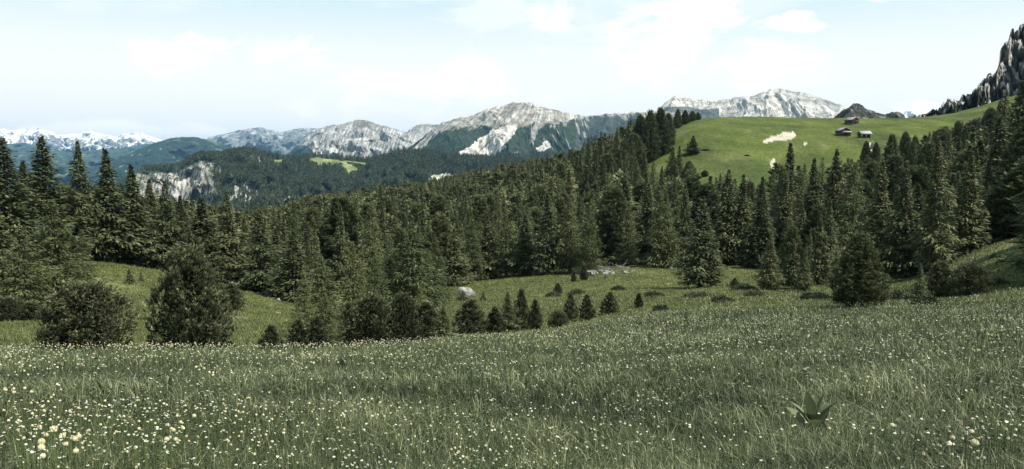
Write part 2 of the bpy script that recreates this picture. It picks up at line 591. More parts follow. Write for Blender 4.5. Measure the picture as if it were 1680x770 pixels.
# pale stony streaks in the valley meadow
st = ((fbm(X / 2.2, Y / 1.1, 4) > np.where(PXg < 480, .50, .60)) & (RR > 60) & (RR < 170))[..., None]
col = np.where(st, np.array([.24, .23, .17]), col)
col4 = np.concatenate([col, np.ones(X.shape + (1,))], -1)
nR, nA = X.shape
V = np.stack([X, Y, Z], -1).reshape(-1, 3)
ii = np.arange(nR - 1)[:, None] * nA
jj = np.arange(nA)[None, :]
jn = (jj + 1) % nA
Fq = np.stack([ii + jj, ii + jn, ii + nA + jn, ii + nA + jj], -1).reshape(-1, 4)
# close the tiny hole under the camera
cz = float(ground_z(0.0, 0.001))
hole = np.stack([np.full(nA, len(V)), np.arange(nA), (np.arange(nA) + 1) % nA], -1)
V = np.concatenate([V, [[0, 0, cz]]], 0)
colv = np.concatenate([col4.reshape(-1, 4), [[.045, .06, .026, 1]]], 0)
Fq4 = np.concatenate([Fq[:, ::-1], np.stack([hole[:, 0], hole[:, 2], hole[:, 1], hole[:, 1]], -1)[:0]], 0)
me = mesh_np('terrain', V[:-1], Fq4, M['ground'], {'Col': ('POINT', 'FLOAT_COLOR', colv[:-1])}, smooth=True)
terrain = link('ground', me)
vis(terrain, 'green alpine meadows and forest floor falling away and rising to a grassy hill', kind='structure')


# ------------------------------------------------------------------ mountains
ZMIN, ZMAX = [], []
def mountain(name, label, ridge, D, Wf, Wb, foot_row, mat, colorf, nu=500, nv=120, amp=.22, gfreq=9.0, spur=.35, prof=1.25, jag=1.0, seed=0.0, foot_z=None, cliff=None, lean=0.0, rough=0.0):
    p0, p1 = ridge[0][0], ridge[-1][0]
    px = np.linspace(p0, p1, nu)
    row = np.interp(px, [a for a, _ in ridge], [b for _, b in ridge])
    az = np.array([ray(a, b)[0] for a, b in zip(px, row)])
    te = np.array([ray(a, b)[1] for a, b in zip(px, row)])
    zr = te * D
    sc = abs((p1 - p0)) / F * D                    # width in metres
    t = np.concatenate([np.linspace(0, 1, nv), 1 + np.linspace(0, 1, nv // 3)[1:]])
    Tm, Pm = np.meshgrid(t, px, indexing='ij')
    Azm = np.broadcast_to(az, Tm.shape)
    Zr = np.broadcast_to(zr, Tm.shape)
    zf = D * ray(840, foot_row)[1] if foot_z is None else foot_z
    Hh = np.maximum(Zr - zf, 1.0)
    Hmax = Hh.max()
    tf = np.clip(Tm, 0, 1)
    tb = np.clip(Tm - 1, 0, 1)
    if cliff is None:
        s = tf ** prof
    else:
        s = cliff(tf, Pm)
    s = np.where(Tm > 1, 1 - tb ** 1.2, s)
    U = Pm / F * D / Hmax + seed
    W = Tm * Wf / Hmax
    edge = np.minimum(sstep(0, .12, (Pm - p0) / (p1 - p0)), sstep(0, .12, (p1 - Pm) / (p1 - p0)))
    warp = .35 * fbm(U * .9, W * .9, 3)
    rd = ridged((U + warp) * gfreq * .16, W * gfreq * .055 + seed, 5)
    rd2 = ridged((U + warp) * gfreq * .6 + 5, W * gfreq * .25, 4)
    env = np.where(Tm <= 1, np.sin(np.pi * np.clip(tf, 0, 1) ** .8) * .9 + .12 * tf, .12 * (1 - tb) + .35 * np.sin(np.pi * tb))
    dz = amp * .55 * Hh * env * (rd - 1.15) + amp * .14 * Hh * (env + .1) * (rd2 - 1.0)
    topn = jag * Hmax * .022 * fbm(U * 16, W * 3, 4) * sstep(.8, 1, tf)
    Zz = zf + Hh * s + dz + topn
    Rr = D - Wf * (1 - tf) + Wb * tb
    Rr = Rr - spur * Wf * (rd * .3 + .6 * fbm(U * 1.3, W * .3, 3)) * np.sin(np.pi * np.clip(tf * .92, 0, 1)) * (Tm <= 1)
    if rough:
        Rr = Rr + rough * (ridged(Pm / 16.0, Zz / 14.0, 4) - .8) - rough * .6 * fbm(Pm / 5.0, Zz / 5.0, 3)
        Zz = Zz + rough * .35 * fbm(Pm / 9.0 + 3, Tm * 9, 4)
    Rr = Rr + lean * (Pm - p0) / F * D
    Xm = Rr * np.sin(Azm)
    Ym = Rr * np.cos(Azm)
    Zm = Zz + CAMZ
    qx, qy = to_px(Xm, Ym, Zm)
    gz = np.gradient(Zm, axis=0)
    gr = np.abs(np.gradient(Rr, axis=0)) + 1e-3
    slope = np.abs(gz) / gr
    cc = colorf(qx, qy, tf, rd, rd2, U, W, slope)
    cc4 = np.concatenate([np.clip(cc, 0.004, .9), np.ones(Tm.shape + (1,))], -1)
    n0, n1_ = Tm.shape
    V = np.stack([Xm, Ym, Zm], -1).reshape(-1, 3)
    i = np.arange(n0 - 1)[:, None] * n1_
    j = np.arange(n1_ - 1)[None, :]
    Fm = np.stack([i + j, i + j + 1, i + n1_ + j + 1, i + n1_ + j], -1).reshape(-1, 4)
    me = mesh_np(name, V, Fm, mat, {'Col': ('POINT', 'FLOAT_COLOR', cc4.reshape(-1, 4))}, smooth=False)
    o = link(name, me)
    ZMIN.append(Zm.min())
    ZMAX.append(Zm.max())
    vis(o, label, kind='structure')
    return dict(px=px, t=t, X=Xm, Y=Ym, Z=Zm, qx=qx, qy=qy, col=cc, slope=slope)


def mixc(a, b, m):
    return a * (1 - m[..., None]) + np.asarray(b) * m[..., None]


def C3(shape, c):
    return np.ones(shape + (3,)) * np.asarray(c)


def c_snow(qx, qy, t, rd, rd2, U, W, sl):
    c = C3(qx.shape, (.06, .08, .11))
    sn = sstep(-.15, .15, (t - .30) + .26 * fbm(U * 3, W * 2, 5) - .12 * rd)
    c = mixc(c, (.74, .75, .77), sn)
    rk = sstep(.65, .95, rd2 + .35 * fbm(U * 9, W * 7, 3)) * .6
    return mixc(c, (.24, .24, .26), rk * sn)


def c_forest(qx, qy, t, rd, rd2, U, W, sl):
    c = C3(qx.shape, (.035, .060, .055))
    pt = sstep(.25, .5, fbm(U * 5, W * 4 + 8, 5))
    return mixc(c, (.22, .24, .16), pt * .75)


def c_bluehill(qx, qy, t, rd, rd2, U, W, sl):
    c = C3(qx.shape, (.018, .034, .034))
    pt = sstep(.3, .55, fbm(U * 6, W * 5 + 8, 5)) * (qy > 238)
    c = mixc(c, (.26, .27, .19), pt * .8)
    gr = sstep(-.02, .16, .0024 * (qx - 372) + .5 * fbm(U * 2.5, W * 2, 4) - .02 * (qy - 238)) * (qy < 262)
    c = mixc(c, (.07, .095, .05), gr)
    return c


def c_pale(qx, qy, t, rd, rd2, U, W, sl):
    c = C3(qx.shape, (.13, .135, .14))
    v = sstep(-.1, .3, .55 - t + .5 * fbm(U * 3, W * 2, 4))
    c = mixc(c, (.06, .09, .08), v * .8)
    sn = sstep(.25, .6, fbm(U * 5, W * 5 + 4, 4) + .8 * (t - .6)) * .8
    return mixc(c, (.42, .42, .44), sn)


def c_rock(qx, qy, t, rd, rd2, U, W, sl):
    c = C3(qx.shape, (.20, .198, .195))
    rb = fbm((qx + .35 * (qy - 200)) / 2.8, qy / 16.0, 4)
    c = mixc(c, (.36, .355, .345), sstep(-.1, .3, rb))
    v = sstep(.12, .3, .6 * fbm(qx / 8.0 + 3, qy / 8.0, 5) - .5 * rb + .07 * (qy - 240) / 10)
    c = mixc(c, (.07, .095, .07), v * .85)
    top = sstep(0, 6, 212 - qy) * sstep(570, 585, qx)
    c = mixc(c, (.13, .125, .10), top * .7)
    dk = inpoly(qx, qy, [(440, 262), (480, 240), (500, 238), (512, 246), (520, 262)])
    c = mixc(c, (.03, .055, .06), dk.astype(float))  # shaded left flank painted dark blue into the rock colour
    return c


SCREE = [[(744, 262), (752, 250), (772, 240), (790, 226), (808, 214), (830, 206), (852, 202), (846, 214), (838, 226), (830, 238), (824, 250), (806, 258), (780, 262), (760, 266)],
         [(880, 242), (898, 230), (904, 238), (896, 248), (882, 249)],
         [(734, 268), (756, 264), (752, 272), (736, 275)]]


def streaks(qx, qy, f=1.0):
    """erosion lines: they run down to the left on the left flank and fan to the right beyond the summit"""
    k = np.interp(qx, [600, 840, 900, 960, 1100], [.95, .95, .1, -.30, -.45])
    u = qx + k * (qy - 190)
    return fbm(u / (3.2 * f), qy / 34.0 + 7, 4) * .75 + .6 * fbm(u / (9.0 * f) + 11, qy / 60.0, 3)


def c_massif(qx, qy, t, rd, rd2, U, W, sl):
    st = streaks(qx, qy)
    sp = fbm(qx / 2.6, qy / 2.2, 3)
    c = C3(qx.shape, (.215, .205, .185))
    c = mixc(c, (.40, .385, .35), sstep(-.1, .35, st))
    c = mixc(c, (.10, .10, .09), sstep(.25, .5, -st + .5 * sp) * .7)
    line = np.interp(qx, [640, 700, 740, 780, 820, 870, 920, 960, 1000, 1080, 1160], [218, 222, 208, 209, 208, 206, 202, 193, 190, 189, 190])
    v = sstep(-1.5, 2.5, qy - line + 15 * st + 8 * fbm(qx / 22.0, qy / 12.0, 3) + 4 * sp)
    dk = np.where((qx > 945)[..., None], np.array([.038, .050, .050]), np.array([.024, .038, .026]))  # right flank: bluish shade put into the slope colour
    c = c * (1 - v[..., None]) + dk * v[..., None]
    fine = sstep(.22, .34, streaks(qx + 40, qy, 1.5)) * (qx > 830) * (qy > 188) * (qy < 252) * sstep(1010, 960, qx)
    c = mixc(c, (.26, .255, .24), fine * .8)
    jx = 7 * fbm(qx / 9.0, qy / 9.0, 4)
    jy = 5 * fbm(qx / 9.0 + 30, qy / 9.0, 4)
    for pl in SCREE:
        s = inpoly(qx + jx, qy + jy, pl).astype(float) * sstep(-.55, -.25, st - .4 * sp * (qy < 240))
        c = mixc(c, (.43, .41, .38), s)
    s = inpoly(qx + jx * .5, qy + jy * .5, [(676, 246), (700, 222), (722, 203), (730, 202), (716, 222), (690, 246)]).astype(float)
    c = mixc(c, (.30, .29, .27), s * sstep(-.3, .1, st))
    fl = sstep(262, 268, qy)
    c = mixc(c, (.022, .036, .024), fl * .9)
    return c


def c_right(qx, qy, t, rd, rd2, U, W, sl):
    c = C3(qx.shape, (.40, .385, .355))
    vs = fbm(qx / 3.4, qy / 8.0, 4)
    c = mixc(c, (.17, .165, .155), sstep(.12, .35, vs + .5 * fbm(qx / 14.0, qy / 7.0, 4) - .06) * .85)
    c = mixc(c, (.12, .12, .115), sstep(.05, .3, fbm(qx / 9.0, qy / 4.0, 4) + (qy - 186) * .03) * .7)
    sm = inpoly(qx, qy, [(1290, 150), (1330, 155), (1385, 172), (1375, 184), (1320, 172), (1290, 162)]).astype(float)
    c = mixc(c, (.27, .268, .26), sm * .8)
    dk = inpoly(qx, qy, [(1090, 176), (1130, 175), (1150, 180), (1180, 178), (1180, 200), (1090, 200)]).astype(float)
    c = mixc(c, (.05, .065, .07), dk * .9)  # shade of the front cliff painted bluish into the rock
    return c


def c_knoll(qx, qy, t, rd, rd2, U, W, sl):
    c = C3(qx.shape, (.034, .038, .034))
    return mixc(c, (.14, .135, .13), sstep(.2, .5, fbm(U * 4, W * 4, 5) + .25 * rd2 - .1))


FORESTCLEAR = [[(500, 262), (520, 258), (560, 264), (600, 266), (606, 272), (585, 286), (560, 292), (570, 282), (545, 274), (520, 274)],
               [(448, 262), (470, 262), (462, 272), (446, 276)], [(705, 290), (740, 284), (750, 296), (715, 302)]]


def c_plateau(qx, qy, t, rd, rd2, U, W, sl):
    c = C3(qx.shape, (.024, .040, .025))
    jx = 7 * fbm(U * 9, W * 9, 3)
    jy = 3 * fbm(U * 9 + 9, W * 9, 3)
    for pl in FORESTCLEAR:
        c = mixc(c, (.17, .19, .085), inpoly(qx + jx, qy + jy, pl).astype(float))
    face = sstep(365, 340, qx + 22 * fbm(U * 3, W * 2, 3)) * (qx > 215) * sstep(1, 5, qy - np.interp(qx, [215, 290, 330, 370], [278, 277, 258, 256]) - 4)
    rk = sstep(-.08, .08, fbm(qx / 3.5 + qy / 12.0, qy / 10.0, 4) + .4 * fbm(qx / 14.0, qy / 14.0, 3) + .05)
    c = mixc(c, (.27, .26, .24), face * rk)
    c = mixc(c, (.075, .08, .055), face * (1 - rk) * .8)
    c = mixc(c, (.42, .40, .37), (inpoly(qx + jx * .5, qy, [(284, 318), (292, 300), (300, 285), (306, 292), (304, 312), (300, 326), (286, 330)])).astype(float))
    low = 0.0 * sstep(.30, .42, fbm(qx / 10.0 + 4 + qy / 10.0, qy / 18.0, 5) + .0035 * (qy - 310)) * (qx > 360) * (qx < 640)
    c = mixc(c, (.27, .26, .245), low)
    vv = fbm(qx / 3.0 + qy / 9.0, qy / 9.0, 4)
    for pl in ([(372, 338), (384, 306), (404, 300), (430, 304), (428, 322), (410, 340)], [(456, 334), (470, 322), (500, 320), (530, 326), (520, 334)], [(404, 262), (414, 256), (446, 262), (450, 270), (420, 270)],
               [(500, 322), (504, 304), (510, 300), (508, 320)], [(478, 318), (482, 306), (487, 300), (486, 314)], [(700, 290), (724, 286), (738, 282), (744, 292), (720, 298), (712, 312), (704, 302)]):
        c = mixc(c, (.38, .365, .335), inpoly(qx + 6 * vv, qy + 4 * vv, pl) * sstep(-.2, .05, vv))
    return c


def c_crag(qx, qy, t, rd, rd2, U, W, sl):
    c = C3(qx.shape, (.16, .162, .158))
    c = mixc(c, (.36, .352, .335), sstep(.3, .9, rd2 + .4 * fbm(U * 4, W * 2, 4)))
    line = np.interp(qx, [1540, 1600, 1640, 1660, 1700, 1900], [178, 170, 172, 172, 172, 172])
    v = sstep(-6, 8, qy - line + 60 * fbm(U * 6, W * 4, 5))
    c = mixc(c, (.03, .038, .022), v * .9)
    return c


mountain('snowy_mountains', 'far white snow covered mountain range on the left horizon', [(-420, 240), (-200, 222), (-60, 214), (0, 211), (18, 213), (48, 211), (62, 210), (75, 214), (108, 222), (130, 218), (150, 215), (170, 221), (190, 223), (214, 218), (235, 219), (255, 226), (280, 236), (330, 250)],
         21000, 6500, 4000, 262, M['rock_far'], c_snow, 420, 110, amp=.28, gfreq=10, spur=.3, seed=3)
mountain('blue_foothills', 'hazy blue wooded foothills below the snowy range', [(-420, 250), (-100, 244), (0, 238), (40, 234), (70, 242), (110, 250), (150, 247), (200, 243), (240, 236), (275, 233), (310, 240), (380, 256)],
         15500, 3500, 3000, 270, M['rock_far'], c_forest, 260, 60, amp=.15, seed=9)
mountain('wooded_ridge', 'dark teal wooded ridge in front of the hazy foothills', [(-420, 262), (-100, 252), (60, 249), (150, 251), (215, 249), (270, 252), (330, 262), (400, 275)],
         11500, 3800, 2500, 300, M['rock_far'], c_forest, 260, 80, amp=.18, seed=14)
mountain('wooded_hill', 'dark blue green rounded hill with grassy right shoulder', [(120, 285), (190, 262), (225, 246), (255, 234), (283, 226), (300, 225), (322, 225), (345, 230), (370, 238), (400, 247), (440, 256), (500, 268), (560, 285)],
         9000, 3400, 2500, 312, M['rock_mid'], c_bluehill, 380, 110, amp=.13, gfreq=7, jag=.4, seed=21, spur=.3)
mountain('pale_mountains', 'pale hazy mountains with thin snow streaks behind the dark hill', [(300, 250), (345, 224), (375, 218), (404, 211), (425, 208), (440, 213), (460, 217), (480, 212), (500, 210), (525, 211), (560, 214), (620, 222), (720, 244)],
         16500, 5000, 3000, 268, M['rock_far'], c_pale, 360, 90, amp=.24, gfreq=9, seed=31, spur=.3)
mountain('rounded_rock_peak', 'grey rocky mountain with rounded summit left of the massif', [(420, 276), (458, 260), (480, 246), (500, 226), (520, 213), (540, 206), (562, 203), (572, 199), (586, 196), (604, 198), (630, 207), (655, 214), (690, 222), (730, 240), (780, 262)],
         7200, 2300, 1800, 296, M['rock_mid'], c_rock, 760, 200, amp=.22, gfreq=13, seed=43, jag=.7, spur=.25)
mountain('back_rock_shoulder', 'small grey rock shoulder between the two mountains', [(655, 240), (672, 212), (684, 206), (700, 204), (722, 204), (748, 210), (780, 230)],
         9000, 1500, 1500, 262, M['rock_mid'], c_rock, 160, 60, amp=.2, seed=51)
massif = mountain('limestone_massif', 'broad limestone massif with white scree gully and dark pine slopes', [(560, 290), (610, 270), (645, 258), (672, 241), (700, 220), (724, 203), (742, 195), (780, 187), (800, 180), (820, 175), (842, 169), (865, 168), (884, 173), (900, 178), (922, 184), (945, 189), (975, 189), (1000, 187), (1045, 184), (1080, 182), (1120, 186), (1160, 196), (1220, 215), (1300, 240)],
                  5000, 1900, 1500, 330, M['rock_mid'], c_massif, 1300, 300, amp=.17, gfreq=12, seed=60, prof=1.35, spur=.2, jag=.7)
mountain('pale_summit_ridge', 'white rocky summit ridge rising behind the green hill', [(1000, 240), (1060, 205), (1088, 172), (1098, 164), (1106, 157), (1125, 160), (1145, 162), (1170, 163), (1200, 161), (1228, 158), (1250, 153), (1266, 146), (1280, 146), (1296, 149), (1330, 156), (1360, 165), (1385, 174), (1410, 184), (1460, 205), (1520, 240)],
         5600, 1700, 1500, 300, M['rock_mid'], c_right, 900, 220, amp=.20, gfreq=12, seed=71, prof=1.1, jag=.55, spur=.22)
mountain('far_snow_patch_peak', 'far pale snowy peak between the hill and the crag', [(1440, 215), (1470, 192), (1490, 182), (1502, 178), (1516, 181), (1532, 187), (1560, 200), (1620, 220)],
         13000, 2500, 2500, 240, M['rock_far'], c_snow, 160, 60, amp=.2, seed=81)
mountain('dark_rocky_knolls', 'dark rounded rocky knolls on the hill crest beyond the huts', [(1350, 205), (1368, 193), (1384, 180), (1393, 177), (1399, 171), (1407, 169), (1415, 172), (1422, 179), (1440, 184), (1452, 187), (1460, 185), (1474, 182), (1482, 186), (1490, 200), (1510, 225)],
         1000, 90, 90, 235, M['rock_near'], c_knoll, 360, 90, amp=.4, gfreq=8, seed=91, jag=.8, prof=.8)
plateau = mountain('forested_plateau', 'forested plateau ending in a pale cliff on its left', [(150, 320), (180, 300), (215, 284), (250, 277), (290, 276), (305, 268), (318, 259), (330, 256), (362, 254), (380, 250), (396, 247), (420, 250), (450, 258), (480, 262), (520, 256), (560, 261), (600, 264), (640, 255), (670, 250), (700, 250), (760, 258), (830, 262), (900, 270), (1000, 290)],
                   3000, 1150, 900, 352, M['rock_mid'], c_plateau, 900, 200, amp=.13, gfreq=13, seed=101, prof=1.0, jag=.4, spur=.3,
                   cliff=lambda t, P: lerp(t ** .9, .25 * t + .75 * sstep(.15, .95, t + .12 * fbm(P / 16.0, t * 5, 4)), sstep(400, 330, P)))
crag = mountain('rock_crag', 'steep grey rock crag rising at the right edge', [(1490, 205), (1540, 184), (1562, 172), (1590, 160), (1606, 148), (1613, 132), (1622, 124), (1632, 120), (1638, 108), (1641, 84), (1650, 66), (1662, 50), (1676, 38), (1700, 22), (1760, -20), (1850, -60), (2000, -80)],
         760, 170, 200, 215, M['rock_near'], c_crag, 620, 260, amp=.5, gfreq=16, seed=111, prof=.75, jag=2.4, spur=.5, rough=16.0)


# ------------------------------------------------------------------ haze (even, enclosing everything but the sky)
def box_mesh(name, x0, x1, y0, y1, z0, z1, mat=None):
    V = [(x0, y0, z0), (x1, y0, z0), (x1, y1, z0), (x0, y1, z0), (x0, y0, z1), (x1, y0, z1), (x1, y1, z1), (x0, y1, z1)]
    Q = [(0, 3, 2, 1), (4, 5, 6, 7), (0, 1, 5, 4), (1, 2, 6, 5), (2, 3, 7, 6), (3, 0, 4, 7)]
    return mesh_np(name, V, Q, mat)


hz = bpy.data.materials.new('haze')
hz.use_nodes = True
hz.node_tree.nodes.clear()
hv = hz.node_tree.nodes.new('ShaderNodeVolumePrincipled')
hv.inputs['Color'].default_value = (.30, .62, .95, 1)
hv.inputs['Density'].default_value = HAZE
hv.inputs['Anisotropy'].default_value = 0.2
ho = hz.node_tree.nodes.new('ShaderNodeOutputMaterial')
hz.node_tree.links.new(hv.outputs[0], ho.inputs['Volume'])
ZLOW = float(min(min(ZMIN), Z.min())) - 1.0
haze = link('haze', box_mesh('haze', -61000, 61000, -61000, 61000, ZLOW, float(max(max(ZMAX), Z.max())) + 40.0, hz))
vis(haze, 'pale blue mountain haze between the viewer and the far ranges', kind='stuff')
#VEG#

# ------------------------------------------------------------------ tree prototypes
def norm(v):
    return v / np.maximum(np.linalg.norm(v, axis=-1, keepdims=True), 1e-9)


def diamonds(P, D, S, L, W, bend=0.0):
    """leaf sprays: base points P, direction D, side vector S, length L, width W -> one quad each"""
    D = norm(D)
    S = norm(S - D * np.sum(S * D, -1, keepdims=True))
    L = L[:, None]
    W = W[:, None]
    a = P
    b = P + D * L * .45 + S * W * .5
    c = P + D * L
    c[:, 2] -= bend * L[:, 0]
    d = P + D * L * .45 - S * W * .5
    V = np.stack([a, b, c, d], 1).reshape(-1, 3)
    n = len(P)
    return V, np.arange(n * 4).reshape(n, 4)


def tube(pts, rad, k=6):
    """tapered tube along a polyline (open ended, quads)"""
    pts = np.asarray(pts, float)
    rad = np.asarray(rad, float)
    V = []
    for i, p in enumerate(pts):
        d = pts[min(i + 1, len(pts) - 1)] - pts[max(i - 1, 0)]
        d = d / max(np.linalg.norm(d), 1e-9)
        u = np.cross(d, [0.3, 1, 0.1])
        u /= np.linalg.norm(u)
        w = np.cross(d, u)
        a = np.arange(k) / k * 2 * math.pi
        V.append(p + rad[i] * (np.cos(a)[:, None] * u + np.sin(a)[:, None] * w))
    V = np.concatenate(V)
    Q = []
    for i in range(len(pts) - 1):
        for j in range(k):
            Q.append((i * k + j, i * k + (j + 1) % k, (i + 1) * k + (j + 1) % k, (i + 1) * k + j))
    return V, np.array(Q)


def merge(parts):
    Vs, Qs, o = [], [], 0
    for V, Q in parts:
        Vs.append(V)
        Qs.append(Q + o)
        o += len(V)
    return np.concatenate(Vs), np.concatenate(Qs)


def conifer(seed, H=16.0, R=2.7, nb=190, per=26, droop=.45, power=1.0, base=.05, spray=.55, sw=.20, gap=.12, top=1.0, ragged=.45, thick=1.0):
    """layered conifer (spruce or larch): branches in tiers with hanging sprays"""
    r = np.random.default_rng(seed)
    Ps, Ds, Ss, Ls, Ws, Ts = [], [], [], [], [], []
    limbs = []
    ph = r.uniform(0, 6.28)
    lop = r.uniform(0, 6.28)
    for i in range(nb):
        u = (i + r.uniform(0, .9)) / nb
        zf = base + (1 - base) * u ** .95
        z = H * zf
        phi = ph + i * 2.39996 + r.normal() * .25
        env = (1 - zf) ** power * (1 - .35 * max(0, .16 - zf) / .16)
        env *= 1 + .18 * math.sin(zf * 21 + seed) + .15 * math.cos(phi - lop)
        L = R * env * (1 - ragged * r.random()) + .08 * spray
        if r.random() < gap:
            L *= r.uniform(.15, .6)
        n = max(3, int(per * (L / R) + 4))
        s = r.uniform(.12, 1.0, n) ** .75
        out = np.array([math.cos(phi), math.sin(phi), 0])
        side = np.array([-math.sin(phi), math.cos(phi), 0])
        rise = (.55 - droop) if zf > .75 else (.28 - droop)
        lat = r.uniform(-1, 1, n) * L * .34 * (1.15 - s)
        P = out * (s * L)[:, None] + side * lat[:, None]
        zz = z + L * (rise * s + droop * .55 * s ** 2) - .18 * np.abs(lat) + r.normal(-.1, .38, n) * spray
        P[:, 2] = zz
        D = out * (.75 + .3 * r.random(n))[:, None] + side * (np.sign(lat) * r.uniform(.1, 1.0, n))[:, None]
        D[:, 2] = r.uniform(-1.3, .35, n) * (1 - .4 * zf)
        S = np.cross(D, r.normal(size=(n, 3)) * .6 + np.array([0, 0, 1.0]))
        Ps.append(P)
        Ds.append(D)
        Ss.append(S)
        Ls.append(spray * r.uniform(.6, 1.25, n) * (.32 + .78 * min(1, L / R * 1.5)))
        Ws.append(sw * r.uniform(.6, 1.3, n))
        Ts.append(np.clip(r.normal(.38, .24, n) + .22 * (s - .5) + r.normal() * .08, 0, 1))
        if i % 4 == 0 and zf < .85:
            limbs.append(tube([[0, 0, z], out * L * .45 + [0, 0, z + L * (rise * .45 + droop * .11)], out * L * .92 + [0, 0, z + L * (rise * .92 + droop * .46)]], [.05 * H / 16 * (1.2 - zf), .03 * H / 16, .008], 4))
    # inner mass so that the crown is not see-through
    n = int(nb * 5 * thick)
    zf = base + (1 - base) * r.random(n) ** 1.1
    ph2 = r.uniform(0, 6.28, n)
    rr = R * (1 - zf) ** power * r.uniform(.05, .5, n)
    Ps.append(np.stack([np.cos(ph2) * rr, np.sin(ph2) * rr, zf * H], -1))
    Ds.append(np.stack([np.cos(ph2), np.sin(ph2), r.uniform(-.9, .2, n)], -1))
    Ss.append(r.normal(size=(n, 3)))
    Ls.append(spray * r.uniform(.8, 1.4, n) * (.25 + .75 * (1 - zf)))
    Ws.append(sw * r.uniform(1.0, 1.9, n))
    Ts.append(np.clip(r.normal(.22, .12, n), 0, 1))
    # leader
    n = 16
    zz = H * (1 - .055 * r.random(n) * top)
    ph2 = r.uniform(0, 6.28, n)
    Ps.append(np.stack([np.cos(ph2) * .02, np.sin(ph2) * .02, zz], -1))
    Ds.append(np.stack([np.cos(ph2) * .6, np.sin(ph2) * .6, r.uniform(.5, 1.4, n)], -1))
    Ss.append(r.normal(size=(n, 3)))
    Ls.append(np.full(n, spray * .6))
    Ws.append(np.full(n, sw * .5))
    Ts.append(np.full(n, .5))
    V, Q = diamonds(np.concatenate(Ps), np.concatenate(Ds), np.concatenate(Ss), np.concatenate(Ls), np.concatenate(Ws), .12)
    tint = np.concatenate(Ts)
    hs = np.linspace(-.06, .985, 9)
    trunk = tube([[.04 * math.sin(h * 9 + seed) * (h > 0), .04 * math.cos(h * 7) * (h > 0), h * H] for h in hs], [max(.012, (.017 * H) * (1.0 - h * .97)) * (1.35 if h <= 0 else 1) for h in hs], 8)
    Vt, Qt = merge([trunk] + limbs)
    return V, Q, tint, Vt, Qt


def stone_pine(seed, H=6.0, R=1.7, nt=520, blades=12, bl=.26, wide=.38, pointed=.6, bw=.035):
    """rounded bushy pine: tufts of upright needles at the ends of upturned branches"""
    r = np.random.default_rng(seed)
    nbr = int(nt / 15)
    cent, tn, tip_hi = [], [], []
    limbs = []

    def env_(zf):
        if zf < wide:
            return .74 + .26 * math.sin(zf / wide * math.pi / 2)
        q = (zf - wide) / (1 - wide)
        return max(0.0, 1 - q ** (1.65 - .45 * pointed)) ** (.72 + .35 * pointed)
    for i in range(nbr):
        u = (i + .5) / nbr
        zf = .03 + .93 * u
        e = env_(zf) * r.uniform(.88, 1.07)
        phi = i * 2.39996 + r.normal() * .3
        tip = np.array([math.cos(phi) * R * e, math.sin(phi) * R * e, zf * H])
        root = np.array([0, 0, max(.02 * H, tip[2] - R * e * .5)])
        # one bough end = a tight upright clump of tufts
        for j in range(15):
            if j < 12:
                c = tip + r.normal(size=3) * np.array([.075, .075, .125]) * R
                hi_ = (c[2] - tip[2]) / (.10 * R)
            else:
                f = r.uniform(.4, .9)
                c = root + (tip - root) * f + r.normal(size=3) * .09 * R
                hi_ = -1.0
            cent.append(c)
            tip_hi.append(hi_)
            tn.append(np.array([math.cos(phi), math.sin(phi), 0]) * (.25 + .35 * r.random()) + np.array([0, 0, .85]) + r.normal(size=3) * .2)
        if i % 2 == 0:
            mid = (root + tip) / 2 - [0, 0, .05 * R]
            limbs.append(tube([root, mid, tip], [.035 * R, .022 * R, .008], 4))
    cent = np.array(cent)
    tn = norm(np.array(tn))
    cent[:, 2] = np.maximum(cent[:, 2], .02 * H)
    n = len(cent)
    B = blades
    P = np.repeat(cent, B, 0)
    A = np.repeat(tn, B, 0)
    D = A * r.uniform(.5, 1.2, (n * B, 1)) + norm(r.normal(size=(n * B, 3))) * .48
    off = r.uniform(-.3, .45, (n * B, 1)) * bl
    P = P + A * off
    S = r.normal(size=(n * B, 3))
    L = bl * r.uniform(.6, 1.15, n * B)
    W = bw * r.uniform(.9, 1.7, n * B)
    tb = np.repeat(np.clip(r.normal(.34, .12, n) + .2 * np.clip(np.array(tip_hi), -1.5, 1.6), 0, 1), B)  # upper tufts tinted paler: highlights put into the needle colour
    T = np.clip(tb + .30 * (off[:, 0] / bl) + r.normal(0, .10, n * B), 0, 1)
    # inner foliage, tinted dark to paint the shade inside the crown
    m = int(nt * 3.0)
    zf = r.random(m) * .9 + .03
    e = np.array([env_(v_) for v_ in zf])
    ph = r.uniform(0, 6.28, m)
    q = r.uniform(.1, .82, m)
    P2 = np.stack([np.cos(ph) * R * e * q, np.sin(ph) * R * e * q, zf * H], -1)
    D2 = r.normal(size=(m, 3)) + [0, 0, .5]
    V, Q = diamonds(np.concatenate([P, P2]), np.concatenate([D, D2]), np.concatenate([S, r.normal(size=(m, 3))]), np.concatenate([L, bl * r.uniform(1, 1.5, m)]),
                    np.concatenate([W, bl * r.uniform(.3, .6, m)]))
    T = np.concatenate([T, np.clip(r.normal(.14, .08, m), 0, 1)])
    hs = np.linspace(-.05, .9, 6)
    trunk = tube([[0, 0, h * H] for h in hs], [max(.02, .024 * H * (1 - h)) for h in hs], 8)
    Vt, Qt = merge([trunk] + limbs)
    return V, Q, T, Vt, Qt


